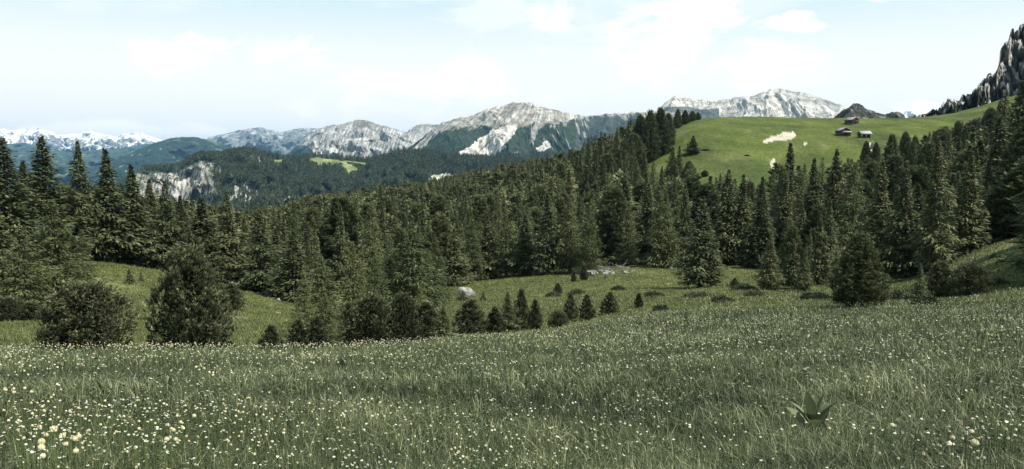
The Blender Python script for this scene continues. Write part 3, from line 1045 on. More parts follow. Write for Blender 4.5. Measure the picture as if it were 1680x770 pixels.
def make_proto(kind, fm, args):
    V, Q, T, Vt, Qt = args
    H = V[:, 2].max()
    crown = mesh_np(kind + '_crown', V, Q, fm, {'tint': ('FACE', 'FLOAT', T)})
    trunk = mesh_np(kind + '_trunk', Vt, Qt, M['bark'], smooth=True)
    # one joined mesh for the mass behind
    Va = np.concatenate([V, Vt])
    Qa = np.concatenate([Q, Qt + len(V)])
    both = (Va, Qa, np.concatenate([T, np.full(len(Qt), .3)]), np.concatenate([np.zeros(len(Q), int), np.ones(len(Qt), int)]))
    R = np.percentile(np.hypot(V[:, 0], V[:, 1]), 97)
    return dict(crown=crown, trunk=trunk, both=both, H=H, R=R, fm=fm)


PR = {
    'spruce': [make_proto('spruce', M['spruce'], conifer(s, 16, R, nb, int(per * 1.7), droop=dr, gap=gp, spray=.50, sw=.14)) for s, R, nb, per, dr, gp in
               ((1, 2.5, 230, 34, .45, .10), (2, 2.9, 240, 34, .5, .14), (3, 2.2, 220, 30, .4, .1), (4, 2.7, 210, 36, .55, .2), (5, 3.2, 250, 34, .42, .12), (6, 2.4, 230, 30, .5, .16))],
    'larch': [make_proto('larch', M['larch'], conifer(s, 14, R, 220, 56, droop=.42, power=.75, gap=.2, ragged=.6, spray=.46, sw=.10, thick=.9)) for s, R in ((11, 3.4), (12, 3.0), (13, 3.8))],
    'pine': [make_proto('pine', M['pine'], stone_pine(s, 6, R, nt, 16, .25, wd, pt, bw=.028)) for s, R, nt, wd, pt in
             ((21, 2.05, 1900, .28, .22), (22, 2.3, 1800, .42, -.25), (23, 1.6, 1300, .32, .45), (24, 1.75, 1300, .28, .7))],
    'tallpine': [make_proto('tallpine', M['spruce'], stone_pine(s, 14, R, 2400, 12, .50, wd, pt, bw=.06)) for s, R, wd, pt in
                 ((31, 2.7, .35, .7), (32, 2.4, .40, .5), (33, 2.9, .3, .9))],
    'young': [make_proto('young', M['pine'], stone_pine(s, 2.4, R, 700, 12, .16, .22, .8, bw=.02)) for s, R in ((41, .72), (42, .62), (43, .85))],
    'sapling': [make_proto('sapling', M['spruce'], conifer(s, 2.2, .55, 60, 10, spray=.22, sw=.07, gap=.2)) for s in (51, 52)],
}
KIND_NAME = {'spruce': 'spruce_tree', 'larch': 'larch_tree', 'pine': 'stone_pine', 'tallpine': 'stone_pine', 'young': 'young_pine', 'sapling': 'spruce_sapling'}
CATNAME = {'spruce': 'tree', 'larch': 'tree', 'pine': 'tree', 'tallpine': 'tree', 'young': 'young tree', 'sapling': 'sapling'}

trees = []      # dict(kind, x,y,z,h,wscale,label,group)


def tree(kind, px, top, base, width=None, r=None, label=None, group=None, sink=.0, p=None):
    if r is None:
        x, y, z, r = hit(px, base, 8)
    else:
        x, y, z = at(px, r, base)
    te = ray(px, top)[1]
    h = CAMZ + te * r - z
    w = None
    if width:
        w = width / F * r / 2
    trees.append(dict(kind=kind, x=x, y=y, z=z - sink, h=max(h, .4), R=w, label=label, group=group, r=r, force=p))


# --- trees one can tell apart, from the photograph (column, top row, base row, width in photo pixels, distance)
T = tree
GP = 'rounded stone pines along the far edge of the flower meadow'
T('pine', 145, 450, 578, 128, 44, 'broad bushy stone pine with a flat ragged top, left of the tallest meadow edge pine', GP, p=1)
T('pine', 116, 476, 578, 82, 45.2, 'lower left hump of the broad bushy stone pine', GP, p=0)
T('pine', 315, 394, 577, 124, 44, 'big egg shaped stone pine standing alone in front of the green bank', GP, p=0)
T('pine', 612, 476, 577, 92, 45, 'round topped stone pine in the centre of the dense clump', GP, p=0)
T('pine', 662, 476, 572, 66, 46, 'stone pine directly right of the round topped pine in the clump', GP, p=0)
T('larch', 536, 484, 577, 84, 43, 'loose feathery larch at the left end of the dense clump', GP)
T('pine', 520, 512, 577, 44, 42, 'ragged young stone pine in front of the loose feathery larch', GP, p=3)
T('pine', 574, 488, 575, 46, 48, 'narrow stone pine half hidden in the clump', GP)
T('pine', 700, 492, 568, 56, 50, 'stone pine in the right half of the dense meadow edge clump', GP, p=2)
T('spruce', 728, 500, 562, 46, 47, 'ragged light young spruce at the right end of the dense clump', GP)
T('larch', 690, 470, 566, 56, 52, 'thin pale larch rising out of the clump right of centre', GP)
T('pine', 771, 486, 558, 60, 52, 'bushy stone pine standing below the larger white boulder', GP, p=3)
T('young', 812, 497, 558, 36, 53, 'short stone pine between the boulder pine and the slim pines', GP)
T('young', 445, 529, 577, 46, 40, 'small conical young pine left of the dense clump at the meadow edge', GP)
T('young', 490, 516, 577, 48, 42, 'small young pine between the lone cone pine and the dense clump', GP)
T('pine', 10, 484, 534, 52, 70, 'dark pine bush at the left picture edge', GP, p=1)
T('pine', 50, 494, 536, 42, 70, 'smaller dark pine bush beside the one at the left edge', GP, p=2)
T('pine', 380, 462, 494, 40, 92, 'dark low pine bush on the rim of the green bank', None)
T('young', 378, 556, 577, 34, 36, 'tiny pine bush at the right foot of the egg shaped stone pine', None)
T('sapling', 213, 440, 466, 16, None, 'small lone sapling on the sunny green bank', None)
T('sapling', 232, 444, 462, 10, None, 'tiny sapling just right of the lone bank sapling', None)
GY = 'young pines scattered over the valley meadow'
T('spruce', 833, 478, 556, 44, 56, 'slim pointed young spruce with bare leader below the valley meadow', GY)
T('young', 855, 468, 548, 34, 60, 'tall slim young pine just behind the pointed spruce', GY)
T('young', 878, 484, 545, 26, 58, 'narrow young pine at the right of the slim pair', GY)
T('pine', 915, 507, 556, 36, 52, 'dark egg shaped young pine nearest the flower meadow in the centre', GY)
T('young', 936, 477, 524, 26, None, 'left one of the pair of upright young pines on the valley meadow', GY)
T('young', 963, 480, 525, 27, None, 'right one of the pair of upright young pines on the valley meadow', GY)
T('young', 1000, 476, 515, 34, None, 'broad low young pine right of the upright pair', GY)
T('young', 1048, 479, 505, 15, None, 'small thin young pine farthest right on the valley meadow', GY)
T('young', 915, 462, 482, 16, None, 'small young pine up the meadow below the two dark ones', GY)
T('young', 941, 439, 463, 10, None, 'slender dark young pine left of its twin near the forest edge', GY)
T('young', 958, 432, 460, 14, None, 'dark young pine right of its twin near the forest edge', GY)
T('sapling', 793, 478, 493, 12, None, 'tiny sapling right of the large white boulder', GY)
T('sapling', 760, 478, 492, 26, None, 'low scrubby conifer at the foot of the large white boulder', GY)
T('sapling', 1125, 504, 532, 8, None, 'thin dry sapling at the edge of the flower meadow', GY)
T('sapling', 993, 448, 458, 5, None, 'tiniest sapling on the valley meadow by the dead wood', GY)
GR = 'conifers standing forward of the right forest edge'
T('spruce', 1150, 326, 472, 82, None, 'big bushy spruce standing forward alone with its shadow on the meadow', GR)
T('tallpine', 1408, 378, 505, 82, None, 'large dark rounded stone pine nearest the right flower meadow', GR)
T('spruce', 1262, 385, 476, 44, None, 'medium spruce with skirted base left of the stone pine', GR)
T('spruce', 1300, 392, 474, 38, None, 'slim spruce right of the skirted one', GR)
T('spruce', 1320, 400, 480, 26, None, 'small light spruce standing just right of the slim one', GR)
T('spruce', 1342, 345, 468, 40, None, 'tall spruce left of the large rounded stone pine', GR)
T('spruce', 1508, 432, 500, 26, None, 'small narrow spruce with a bare stem under the right forest', GR)
T('pine', 1540, 425, 490, 44, None, 'grey green bush shaped pine at the foot of the bank', GR)
T('pine', 1592, 426, 487, 56, None, 'round dark pine in the shade of the steep bank', GR)
T('young', 1205, 455, 470, 16, None, 'small pine right of the big forward spruce', GR)
T('young', 1226, 380, 430, 22, 150, 'young pine by the forest edge glade', GR)
GL = 'tall conifers of the left forest'
for i, a in enumerate([(18, 224, 470, 84, 118, 'tall dark spruce cut by the left picture edge'), (80, 221, 450, 80, 124, 'tall spruce second from the left edge standing against the snowy range'),
                       (137, 227, 428, 58, 128, 'pointed spruce in front of the snow range, third tall top from the left'), (181, 242, 425, 58, 130, 'pointed spruce fourth tall top from the left'),
                       (222, 268, 430, 54, 132, 'spruce just left of the pale cliff'), (275, 296, 432, 54, 134, 'spruce standing in front of the pale cliff'),
                       (250, 292, 430, 44, 142, 'narrower spruce between two taller ones by the cliff'), (112, 300, 430, 50, 138, 'spruce filling the gap between the second and third tall tops'),
                       (48, 262, 450, 60, 134, 'spruce filling the gap near the left edge'), (205, 300, 428, 50, 140, 'spruce in the gap right of the fourth tall top'),
                       (300, 318, 440, 50, 136, 'spruce right of the pale cliff foot'), (334, 322, 450, 60, 140, 'broad spruce in the middle of the left forest'),
                       (376, 313, 462, 60, 136, 'taller spruce with round top right in the left forest'), (430, 342, 482, 60, 126, 'spruce above the right end of the green bank'),
                       (404, 355, 470, 50, 140, 'spruce behind the green bank rim'), (484, 378, 500, 56, 118, 'spruce at the dip where the bank ends'), (455, 372, 490, 44, 134, 'slimmer spruce in the dip'),
                       (350, 372, 455, 46, 132, 'lower spruce standing on the bank rim'), (160, 330, 424, 44, 134, 'low spruce on the bank top'),
                       (5, 330, 540, 76, 84, 'nearer spruce at the left picture edge')]):
    T('spruce', a[0], a[1], a[2], a[3] * 1.4, a[4], a[5], GL)
GC = 'feathery larches in front of the dark forest'
T('larch', 95, 325, 528, 104, 82, 'bushy pale green larch standing forward on the left', GC)
T('larch', 45, 370, 540, 96, 76, 'wide low larch with drooping boughs near the left edge', GC)
T('larch', 140, 375, 500, 50, 90, 'slimmer larch at the left end of the bank', GC)
T('larch', 528, 418, 540, 96, 68, 'loose yellow green larch, leftmost of the centre larches', GC)
T('larch', 580, 396, 510, 72, 88, 'tall larch left of the centre', GC)
T('larch', 640, 385, 505, 74, 92, 'larch left of the widest centre larch', GC)
T('larch', 678, 362, 500, 104, 90, 'widest light green larch rising in the centre', GC)
T('larch', 714, 384, 490, 70, 98, 'larch at the right side of the widest one', GC)
T('larch', 500, 440, 560, 50, 62, 'thin feathery larch just above the small meadow edge pines', GC)
T('larch', 616, 420, 520, 66, 78, 'lower larch directly above the round topped pine', GC)
GF = 'conifers of the forest edge above the valley meadow'
for i, a in enumerate([('spruce', 746, 372, 468, 50, None, 'first spruce of the forest edge, above the large white boulder'), ('larch', 775, 360, 462, 44, None, 'light larch right behind the large white boulder'),
                       ('spruce', 800, 352, 458, 44, None, 'second dark spruce along the forest edge'), ('larch', 830, 345, 455, 46, None, 'pale larch in the forest edge'),
                       ('spruce', 862, 350, 452, 44, None, 'spruce left of the tall broad one'), ('spruce', 899, 313, 450, 60, None, 'tall broad spruce in the middle of the forest edge'),
                       ('larch', 935, 325, 448, 48, None, 'tall pale larch right of the broad spruce'), ('larch', 966, 338, 448, 42, None, 'pale larch left of the dead wood heap'),
                       ('spruce', 1024, 294, 442, 60, 172, 'tall dark spruce behind the dead wood heap'), ('spruce', 990, 330, 446, 44, 168, 'spruce at the left of the dead wood heap'),
                       ('spruce', 1062, 300, 440, 46, 165, 'dark spruce right of the dead wood heap'), ('larch', 1090, 310, 440, 50, None, 'pale tall larch left of the big forward spruce'),
                       ('spruce', 1122, 300, 438, 42, None, 'spruce directly behind the big forward spruce'), ('spruce', 1192, 276, 436, 48, None, 'tall dark spruce just right of the big forward one'),
                       ('spruce', 1216, 284, 436, 44, None, 'tall spruce left of the small forest edge glade'), ('spruce', 1247, 288, 440, 42, None, 'tall spruce right of the small forest edge glade'),
                       ('spruce', 1291, 232, 420, 48, 185, 'tallest spruce below the pale earth scar'), ('spruce', 1330, 258, 440, 50, 160, 'tall spruce right of the scar spruce'),
                       ('spruce', 1366, 242, 440, 52, 165, 'tall spruce below the wooden huts'), ('spruce', 1440, 262, 460, 60, None, 'tall dark spruce behind the rounded stone pine'),
                       ('spruce', 1395, 270, 440, 50, 160, 'dark spruce above the rounded stone pine'), ('spruce', 1478, 262, 458, 62, None, 'very dark broad spruce in the right forest edge'),
                       ('spruce', 1535, 268, 462, 76, 118, 'largest dark spruce of the right forest'), ('spruce', 1575, 290, 440, 56, 130, 'dark spruce above the sunlit bank'),
                       ('spruce', 1500, 300, 455, 50, 125, 'dark spruce left of the largest one'), ('spruce', 1665, 128, 372, 70, 175, 'tall dark spruce in front of the crag at the right edge'),
                       ('spruce', 1630, 190, 380, 64, 170, 'dark spruce left of the one in front of the crag'), ('spruce', 1600, 228, 390, 60, 165, 'dark spruce on the slope above the sunlit bank'),
                       ('tallpine', 1655, 290, 400, 70, 120, 'dark round pine on the right slope above the bank shadow'), ('tallpine', 1690, 250, 400, 80, 120, 'dark pine cut by the right picture edge')]):
    T(a[0], a[1], a[2], a[3], a[4] * 1.3, a[5], a[6], GF)
GH = 'trees dotted over the green hill pasture'
for a in [('spruce', 1137, 222, 266, 24, 320, 'pointed dark tree on the pasture above the forest'), ('tallpine', 1157, 246, 262, 12, 325, 'small round tree right of the pointed pasture tree'),
          ('tallpine', 1156, 279, 296, 11, 285, 'small round tree on the lower pasture'), ('young', 1225, 264, 272, 8, 320, 'tiny bush alone in the middle of the pasture'),
          ('spruce', 1103, 240, 300, 34, 270, 'dark tree at the lower left of the pasture'), ('spruce', 1114, 238, 300, 28, 262, 'dark tree joined to the group left of the pointed pasture tree'),
          ('tallpine', 1130, 262, 305, 26, 258, 'round tree at the bottom of the pasture group'), ('young', 1080, 252, 262, 8, 330, 'tiny dark tree on the left pasture rim'),
          ('tallpine', 1098, 222, 238, 10, 350, 'small dark tree close to the tall tree group on the rim'), ('young', 1058, 278, 292, 9, 300, 'small bush on the pasture near the left forest'),
          ('tallpine', 1124, 180, 198, 14, 430, 'first of the trees on the hill crest'), ('tallpine', 1112, 178, 198, 13, 428, 'crest tree closest to the tall group'),
          ('tallpine', 1136, 181, 197, 11, 432, 'crest tree third from the tall group'), ('tallpine', 1145, 184, 196, 9, 435, 'last small tree of the crest row'),
          ('tallpine', 1396, 0, 0, 0, 0, '')][:-1]:
    T(a[0], a[1], a[2], a[3], a[4] * 1.15, a[5], a[6], GH)
GT = 'tall trees on the shoulder left of the pasture'
for a in [('tallpine', 1050, 186, 262, 38, 330, 'broad dark tree at the left end of the shoulder group'), ('tallpine', 1066, 178, 262, 34, 325, 'dark tree second in the shoulder group'),
          ('tallpine', 1083, 174, 256, 36, 330, 'tallest tree of the shoulder group touching the mountain line'), ('tallpine', 1096, 184, 240, 24, 345, 'right tree of the shoulder group beside the pasture'),
          ('spruce', 1012, 206, 290, 30, 310, 'pointed spruce left of the shoulder group'), ('spruce', 1030, 198, 280, 30, 318, 'spruce between the pointed one and the shoulder group'),
          ('spruce', 985, 216, 300, 30, 300, 'spruce on the climbing forest line'), ('spruce', 965, 226, 305, 30, 300, 'spruce lower on the climbing forest line')]:
    T(a[0], a[1], a[2], a[3], a[4], a[5], a[6], GT)
GU = 'dark trees along the upper edge of the right forest'
for a in [('tallpine', 1462, 218, 268, 24, 280, 'dark tree at the upper forest edge right of the huts'), ('tallpine', 1484, 214, 262, 24, 300, 'tree on the upper forest edge, second right of the huts'),
          ('tallpine', 1500, 222, 268, 22, 290, 'tree on the upper forest edge, third right of the huts'), ('tallpine', 1548, 205, 262, 24, 290, 'rounded tree standing high on the right pasture edge'),
          ('tallpine', 1570, 196, 250, 24, 310, 'highest rounded tree on the right pasture edge'), ('tallpine', 1598, 194, 250, 26, 310, 'dark tree close below the crag'),
          ('tallpine', 1525, 228, 275, 24, 275, 'tree among the upper dark trees left of the rounded pair'), ('tallpine', 1420, 230, 270, 18, 300, 'small dark tree just below the lower hut'),
          ('tallpine', 1436, 232, 272, 16, 300, 'small dark tree right of the white stone below the huts')]:
    T(a[0], a[1], a[2], a[3], a[4], a[5], a[6], GU)

GO = 'unseen spruces added beyond the right picture edge'  # unseen trees added out of view to cast shade on the bank
for i, (a_, r_) in enumerate([(1762, 78), (1760, 84), (1765, 71), (1800, 76), (1752, 92), (1790, 66), (1800, 60), (1840, 66), (1770, 60)]):
    x_, y_, z_ = at(a_, r_)
    trees.append(dict(kind='spruce', x=x_, y=y_, z=z_ - .1, h=17 + i % 3, R=3.4, label=['first', 'second', 'third', 'fourth', 'fifth', 'sixth', 'seventh', 'eighth', 'ninth'][i] + ' tall unseen spruce added outside the right picture edge to shade the bank', group=GO, r=r_))

# --- the rest of the forest, scattered over the slopes
TLX = [-400, 0, 100, 200, 260, 350, 400, 430, 500, 560, 600, 650, 700, 780, 860, 930, 970, 1010, 1045, 1075, 1092, 1098, 1110, 1135, 1150, 1185, 1220, 1260, 1275, 1310, 1340, 1370, 1400, 1430, 1460, 1500, 1540, 1600, 1625, 1640, 1680, 2100]
TLY = [240, 262, 290, 300, 318, 335, 345, 340, 322, 312, 306, 300, 296, 278, 262, 246, 228, 208, 192, 180, 186, 236, 246, 240, 290, 282, 288, 296, 262, 262, 256, 250, 262, 250, 226, 222, 208, 194, 172, 140, 118, 60]


def scatter(n, r0, r1, p0, p1, hlo, hhi, minsep, allow_fill=True):
    r_ = np.random.default_rng(int(r0 * 7 + p0))
    out = []
    cell = {}
    for t in trees:
        cell.setdefault((int(t['x'] // 4), int(t['y'] // 4)), []).append((t['x'], t['y']))
    a0, a1 = ray(p0, 400)[0], ray(p1, 400)[0]
    az = r_.uniform(a0, a1, n)
    rr = np.sqrt(r_.uniform(r0 ** 2, r1 ** 2, n))
    x = rr * np.sin(az)
    y = rr * np.cos(az)
    z = ground_z(x, y)
    px, py = to_px(x, y, z)
    okf = (py < np.interp(px, tfx, tfy) - 1)
    okf &= ~(inpoly(px, py, HILL))
    okf &= ~((py < 205) & (px > 1090) & (rr > 340))
    for gpoly in GLADES:
        okf &= ~(inpoly(px, py, gpoly) & (rr > 200))
    h = r_.uniform(hlo, hhi, n)
    u = r_.random(n)
    for i in np.nonzero(okf)[0]:
        topz = z[i] + h[i]
        _, ty = to_px(x[i], y[i], topz)
        lim = np.interp(px[i], TLX, TLY) + r_.uniform(-3, 10)
        if ty < lim:
            hh = h[i] * (py[i] - lim) / max(py[i] - ty, 1e-3)
            if hh < h[i] * .5 or hh < 5:
                continue
            h[i] = hh
        ms = minsep * (1 + max(0, (rr[i] - 300)) / 1500)
        cx, cy = int(x[i] // 4), int(y[i] // 4)
        bad = False
        for dx in (-1, 0, 1):
            for dy in (-1, 0, 1):
                for (qx, qy) in cell.get((cx + dx, cy + dy), ()):
                    if (qx - x[i]) ** 2 + (qy - y[i]) ** 2 < ms * ms:
                        bad = True
        if bad:
            continue
        cell.setdefault((cx, cy), []).append((x[i], y[i]))
        if px[i] > 1450:
            k = 'spruce' if u[i] < .8 else 'tallpine'
        elif px[i] < 480:
            k = 'spruce' if u[i] < .85 else 'larch'
        else:
            k = 'larch' if u[i] < (.36 if rr[i] < 260 else .15) else ('spruce' if u[i] < .85 else 'tallpine')
        if px[i] < 470:
            lab, gr_ = 'dark conifer crowded into the forest left of the centre', 'crowded conifers of the left forest'
        elif px[i] < 800:
            lab, gr_ = 'conifer packed into the forest slope above the meadow edge clump', 'packed conifers of the centre left slope'
        elif px[i] < 1130:
            lab, gr_ = 'conifer packed into the climbing forest in the middle', 'packed conifers of the middle slope'
        elif px[i] < 1450:
            lab, gr_ = 'dark conifer in the forest wall below the pasture and huts', 'packed conifers below the pasture'
        else:
            lab, gr_ = 'very dark conifer in the shaded forest on the right', 'packed conifers of the right slope'
        trees.append(dict(kind=k, x=x[i], y=y[i], z=z[i] - .15, h=h[i], R=None, label=lab, group=gr_, r=rr[i]))


scatter(9000, 96, 260, -330, 1900, 6, 18, 4.9)
scatter(16000, 260, 460, -330, 1900, 8, 18, 5.6)
scatter(22000, 460, 900, -100, 1150, 9, 18, 6.2)

# --- which trees show largest: coarse front-to-back coverage of the picture
trees.sort(key=lambda t: t['r'])
MW, MH = 420, 193
mask = np.zeros((MH, MW), bool)
yy_, xx_ = np.mgrid[0:MH, 0:MW]
rt = random.Random(5)
for t in trees:
    P = PR[t['kind']]
    t['p'] = rt.randrange(len(P)) if t.get('force') is None else t['force']
    p = P[t['p']]
    t['rot'] = rt.uniform(0, 6.283)
    sz = t['h'] / p['H']
    sw_ = (t['R'] / p['R']) if t['R'] else sz * rt.uniform(1.2, 1.65)
    t['sz'], t['sw'] = sz, sw_
    ax, ay = to_px(t['x'], t['y'], t['z'])
    _, by = to_px(t['x'], t['y'], t['z'] + t['h'])
    hwid = sw_ * p['R'] / t['r'] * F
    X0, X1 = int((ax - hwid) / 4), int((ax + hwid) / 4) + 1
    Y0, Y1 = int(by / 4), int(ay / 4) + 1
    if X1 < 0 or X0 >= MW or Y1 <= 0 or Y0 >= MH or t['label'] is None:
        t['vis'] = 0
        if X1 < 0 or X0 >= MW:
            continue
    X0, X1, Y0, Y1 = max(X0, 0), min(X1, MW), max(Y0, 0), min(Y1, MH)
    sub = mask[Y0:Y1, X0:X1]
    f = np.clip((yy_[Y0:Y1, X0:X1] * 4 - by) / max(ay - by, 1), 0, 1)
    shape = np.abs(xx_[Y0:Y1, X0:X1] * 4 + 2 - ax) <= hwid * (.1 + .9 * f) + 2
    t['vis'] = int((shape & ~sub).sum())
    sub |= shape
named = [t for t in trees if t['r'] < 1e9 and t['group'] not in (None,) and not t['group'].startswith(('crowded', 'packed'))] + [t for t in trees if t['group'] is None]
rest = [t for t in trees if t['group'] and t['group'].startswith(('crowded', 'packed'))]
rest.sort(key=lambda t: -t['vis'])
n_ind = max(0, 296 - len(named))
indiv = named + [t for t in rest[:n_ind] if t['vis'] > 0]
stuff = rest[n_ind:]
print('TREES named', len(named), 'individual', len(indiv), 'stuff', len(stuff))


LM = [(18, 300, 'the tree cut by the left edge'), (80, 300, 'the second tall top from the left'), (137, 300, 'the third tall top from the left'), (181, 310, 'the fourth tall top from the left'), (275, 340, 'the spruce in front of the cliff'),
      (315, 480, 'the egg shaped pine'), (376, 370, 'the round topped left spruce'), (430, 400, 'the spruce above the bank end'), (484, 430, 'the dip at the bank end'), (528, 450, 'the leftmost centre larch'), (580, 430, 'the tall larch left of centre'),
      (610, 390, 'the small sunlit glade'), (678, 400, 'the widest centre larch'), (746, 400, 'the first forest edge spruce'), (768, 475, 'the larger white boulder'), (899, 360, 'the tall broad spruce'), (860, 290, 'the middle of the ridge line'), (720, 310, 'the pale ridge clearing'),
      (935, 380, 'the tall pale larch'), (1024, 350, 'the spruce behind the dead wood'), (970, 260, 'the climbing forest line'), (1070, 215, 'the shoulder tree group'), (1080, 320, 'the lower left pasture corner'), (1150, 390, 'the big forward spruce'),
      (1192, 330, 'the tall spruce by the glade'), (1247, 340, 'the spruce right of the glade'), (1291, 300, 'the tallest spruce below the scar'), (1330, 310, 'the spruce right of the scar spruce'), (1366, 300, 'the spruce below the huts'), (1408, 440, 'the large rounded stone pine'),
      (1440, 320, 'the spruce behind the stone pine'), (1478, 250, 'the upper dark tree row'), (1535, 350, 'the largest dark right spruce'), (1559, 230, 'the rounded pasture edge pair'), (1600, 300, 'the slope above the sunlit bank'), (1660, 230, 'the spruce before the crag'), (1592, 450, 'the round pine by the bank'), (460, 330, 'the left end of the ridge')]
LOOK = {'spruce': ['dark pointed spruce', 'tall dark spruce', 'slim dark spruce'], 'larch': ['paler feathery larch', 'tall feathery larch', 'small feathery larch'], 'tallpine': ['round topped dark pine', 'tall round topped pine', 'small round topped pine']}
seen_lab = {}
for t in indiv:
    if not t['group'] or not t['group'].startswith(('crowded', 'packed')):
        continue
    ax, ay = to_px(t['x'], t['y'], t['z'] + t['h'] * .75)
    cand = sorted(LM, key=lambda q: (q[0] - ax) ** 2 + (q[1] - ay) ** 2)
    lk = LOOK[t['kind']]
    look = lk[1] if t['h'] > 15.5 else (lk[2] if t['h'] < 10.5 else lk[0])
    done = False
    for q in cand[:5]:
        dx, dy = ax - q[0], q[1] - ay
        d_ = math.hypot(dx, dy)
        an_ = math.degrees(math.atan2(dy, dx)) % 360
        dr = ['right of', 'above and right of', 'above', 'above and left of', 'left of', 'below and left of', 'below', 'below and right of'][int((an_ + 22.5) // 45) % 8]
        far_ = 'close' if d_ < 22 else ('a little way' if d_ < 50 else 'well')
        lab = '%s %s %s %s' % (look, far_, dr, q[2])
        if len(lab.split()) <= 16 and lab not in seen_lab:
            done = True
            break
    if not done:
        q = cand[0]
    seen_lab[lab] = 1
    t['label'] = lab


def place_tree(t):
    p = PR[t['kind']][t['p']]
    nm = KIND_NAME[t['kind']]
    e = bpy.data.objects.new(nm, None)
    e.empty_display_size = 0.5
    C.objects.link(e)
    e.location = (t['x'], t['y'], t['z'])
    e.rotation_euler = (0, 0, t['rot'])
    e.scale = (t['sw'], t['sw'], t['sz'])
    vis(e, t['label'], CATNAME[t['kind']], t['group'])
    link('trunk', p['trunk'], e)
    link('crown', p['crown'], e)
    return e


for t in indiv:
    place_tree(t)


# --- light stand-ins for density are real low-detail trees: fewer, larger sprays
def merged_forest(name, label, items, protos, mats, group=None):
    """items: array rows (x,y,z,sw,sz,rot,proto index)"""
    Vs, Qs, Ts, Ms, o = [], [], [], [], 0
    items = np.asarray(items, float)
    for k, (V, Q, T_, mi) in enumerate(protos):
        it = items[items[:, 6] == k]
        if not len(it):
            continue
        c, s = np.cos(it[:, 5])[:, None], np.sin(it[:, 5])[:, None]
        vx = V[None, :, 0] * c - V[None, :, 1] * s
        vy = V[None, :, 0] * s + V[None, :, 1] * c
        W = np.stack([vx * it[:, 3:4] + it[:, 0:1], vy * it[:, 3:4] + it[:, 1:2], V[None, :, 2] * it[:, 4:5] + it[:, 2:3]], -1).reshape(-1, 3)
        n = len(it)
        Vs.append(W)
        Qs.append((Q[None] + (np.arange(n) * len(V))[:, None, None]).reshape(-1, 4) + o)
        tt = T_[None, :] + np.random.default_rng(k).normal(0, .2, (n, 1))
        Ts.append(np.clip(tt, 0, 1).ravel())
        Ms.append(np.tile(mi, n))
        o += len(W)
    me = mesh_np(name, np.concatenate(Vs), np.concatenate(Qs), attrs={'tint': ('FACE', 'FLOAT', np.concatenate(Ts))}, mats=mats, midx=np.concatenate(Ms))
    print(name, len(items), 'trees', len(me.polygons), 'faces')
    return vis(link(name, me), label, kind='stuff', group=group)


def low(args, mi_c, mi_t):
    V, Q, T_, Vt, Qt = args
    kt = Qt[:32] if len(Qt) > 32 else Qt
    return (np.concatenate([V, Vt[:kt.max() + 1]]), np.concatenate([Q, kt + len(V)]), np.concatenate([T_, np.full(len(kt), .3)]), np.concatenate([np.full(len(Q), mi_c), np.full(len(kt), mi_t)]))


lowp = [low(conifer(61, 16, 2.7, 110, 9, spray=1.0, sw=.42, gap=.1, thick=.5), 0, 2), low(conifer(62, 16, 2.3, 100, 9, spray=.95, sw=.42, gap=.14, thick=.5), 0, 2),
        low(conifer(63, 16, 3.1, 110, 9, spray=1.05, sw=.45, gap=.14, thick=.5), 0, 2), low(conifer(64, 14, 3.2, 100, 10, droop=.3, power=.72, spray=.95, sw=.34, gap=.18, thick=.5), 1, 2),
        low(stone_pine(65, 14, 2.6, 240, 7, .95, .35, .7, bw=.26), 0, 2)]
LH = [p[0][:, 2].max() for p in lowp]
its = []
for t in stuff:
    k = {'spruce': rt.choice([0, 1, 2]), 'larch': 3, 'tallpine': 4}[t['kind']]
    sz = t['h'] / LH[k]
    its.append((t['x'], t['y'], t['z'], sz * rt.uniform(1.25, 1.9), sz, t['rot'], k))
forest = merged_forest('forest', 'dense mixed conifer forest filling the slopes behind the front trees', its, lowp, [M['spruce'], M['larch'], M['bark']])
cat_ = vis(forest)

# --- distant woods on the plateau, the massif foot and the crag foot
tiny = []
for sd_, R_ in ((71, 2.6), (72, 2.1), (73, 3.0)):
    tiny.append(low(conifer(sd_, 16, R_, 16, 0, spray=3.6, sw=1.9, gap=.05, thick=.12, top=.6), 0, 1))


def scatter_on(mt, n, testf, seed, hlo=12, hhi=18, tmin=0.05, tmax=1.25):
    r_ = np.random.default_rng(seed)
    n0, n1 = mt['X'].shape
    i = r_.uniform(tmin * n0 * .75, min(tmax * .75, .98) * n0, n)
    j = r_.uniform(1, n1 - 2, n)
    i0, j0 = i.astype(int), j.astype(int)
    i0 = np.minimum(i0, n0 - 2)
    u, v = (i - i0), (j - j0)

    def bl(A):
        return A[i0, j0] * (1 - u) * (1 - v) + A[i0 + 1, j0] * u * (1 - v) + A[i0, j0 + 1] * (1 - u) * v + A[i0 + 1, j0 + 1] * u * v
    x, y, z = bl(mt['X']), bl(mt['Y']), bl(mt['Z'])
    qx, qy = bl(mt['qx']), bl(mt['qy'])
    dark = mt['col'][i0, j0].sum(-1) < .24
    keep = dark & testf(qx, qy)
    return [(a, b, c - .5, s * w, s, ro, k) for a, b, c, s, w, ro, k in
            zip(x[keep], y[keep], z[keep], r_.uniform(hlo, hhi, keep.sum()) / 16, r_.uniform(.9, 1.3, keep.sum()), r_.uniform(0, 6.28, keep.sum()), r_.integers(0, 3, keep.sum()))]


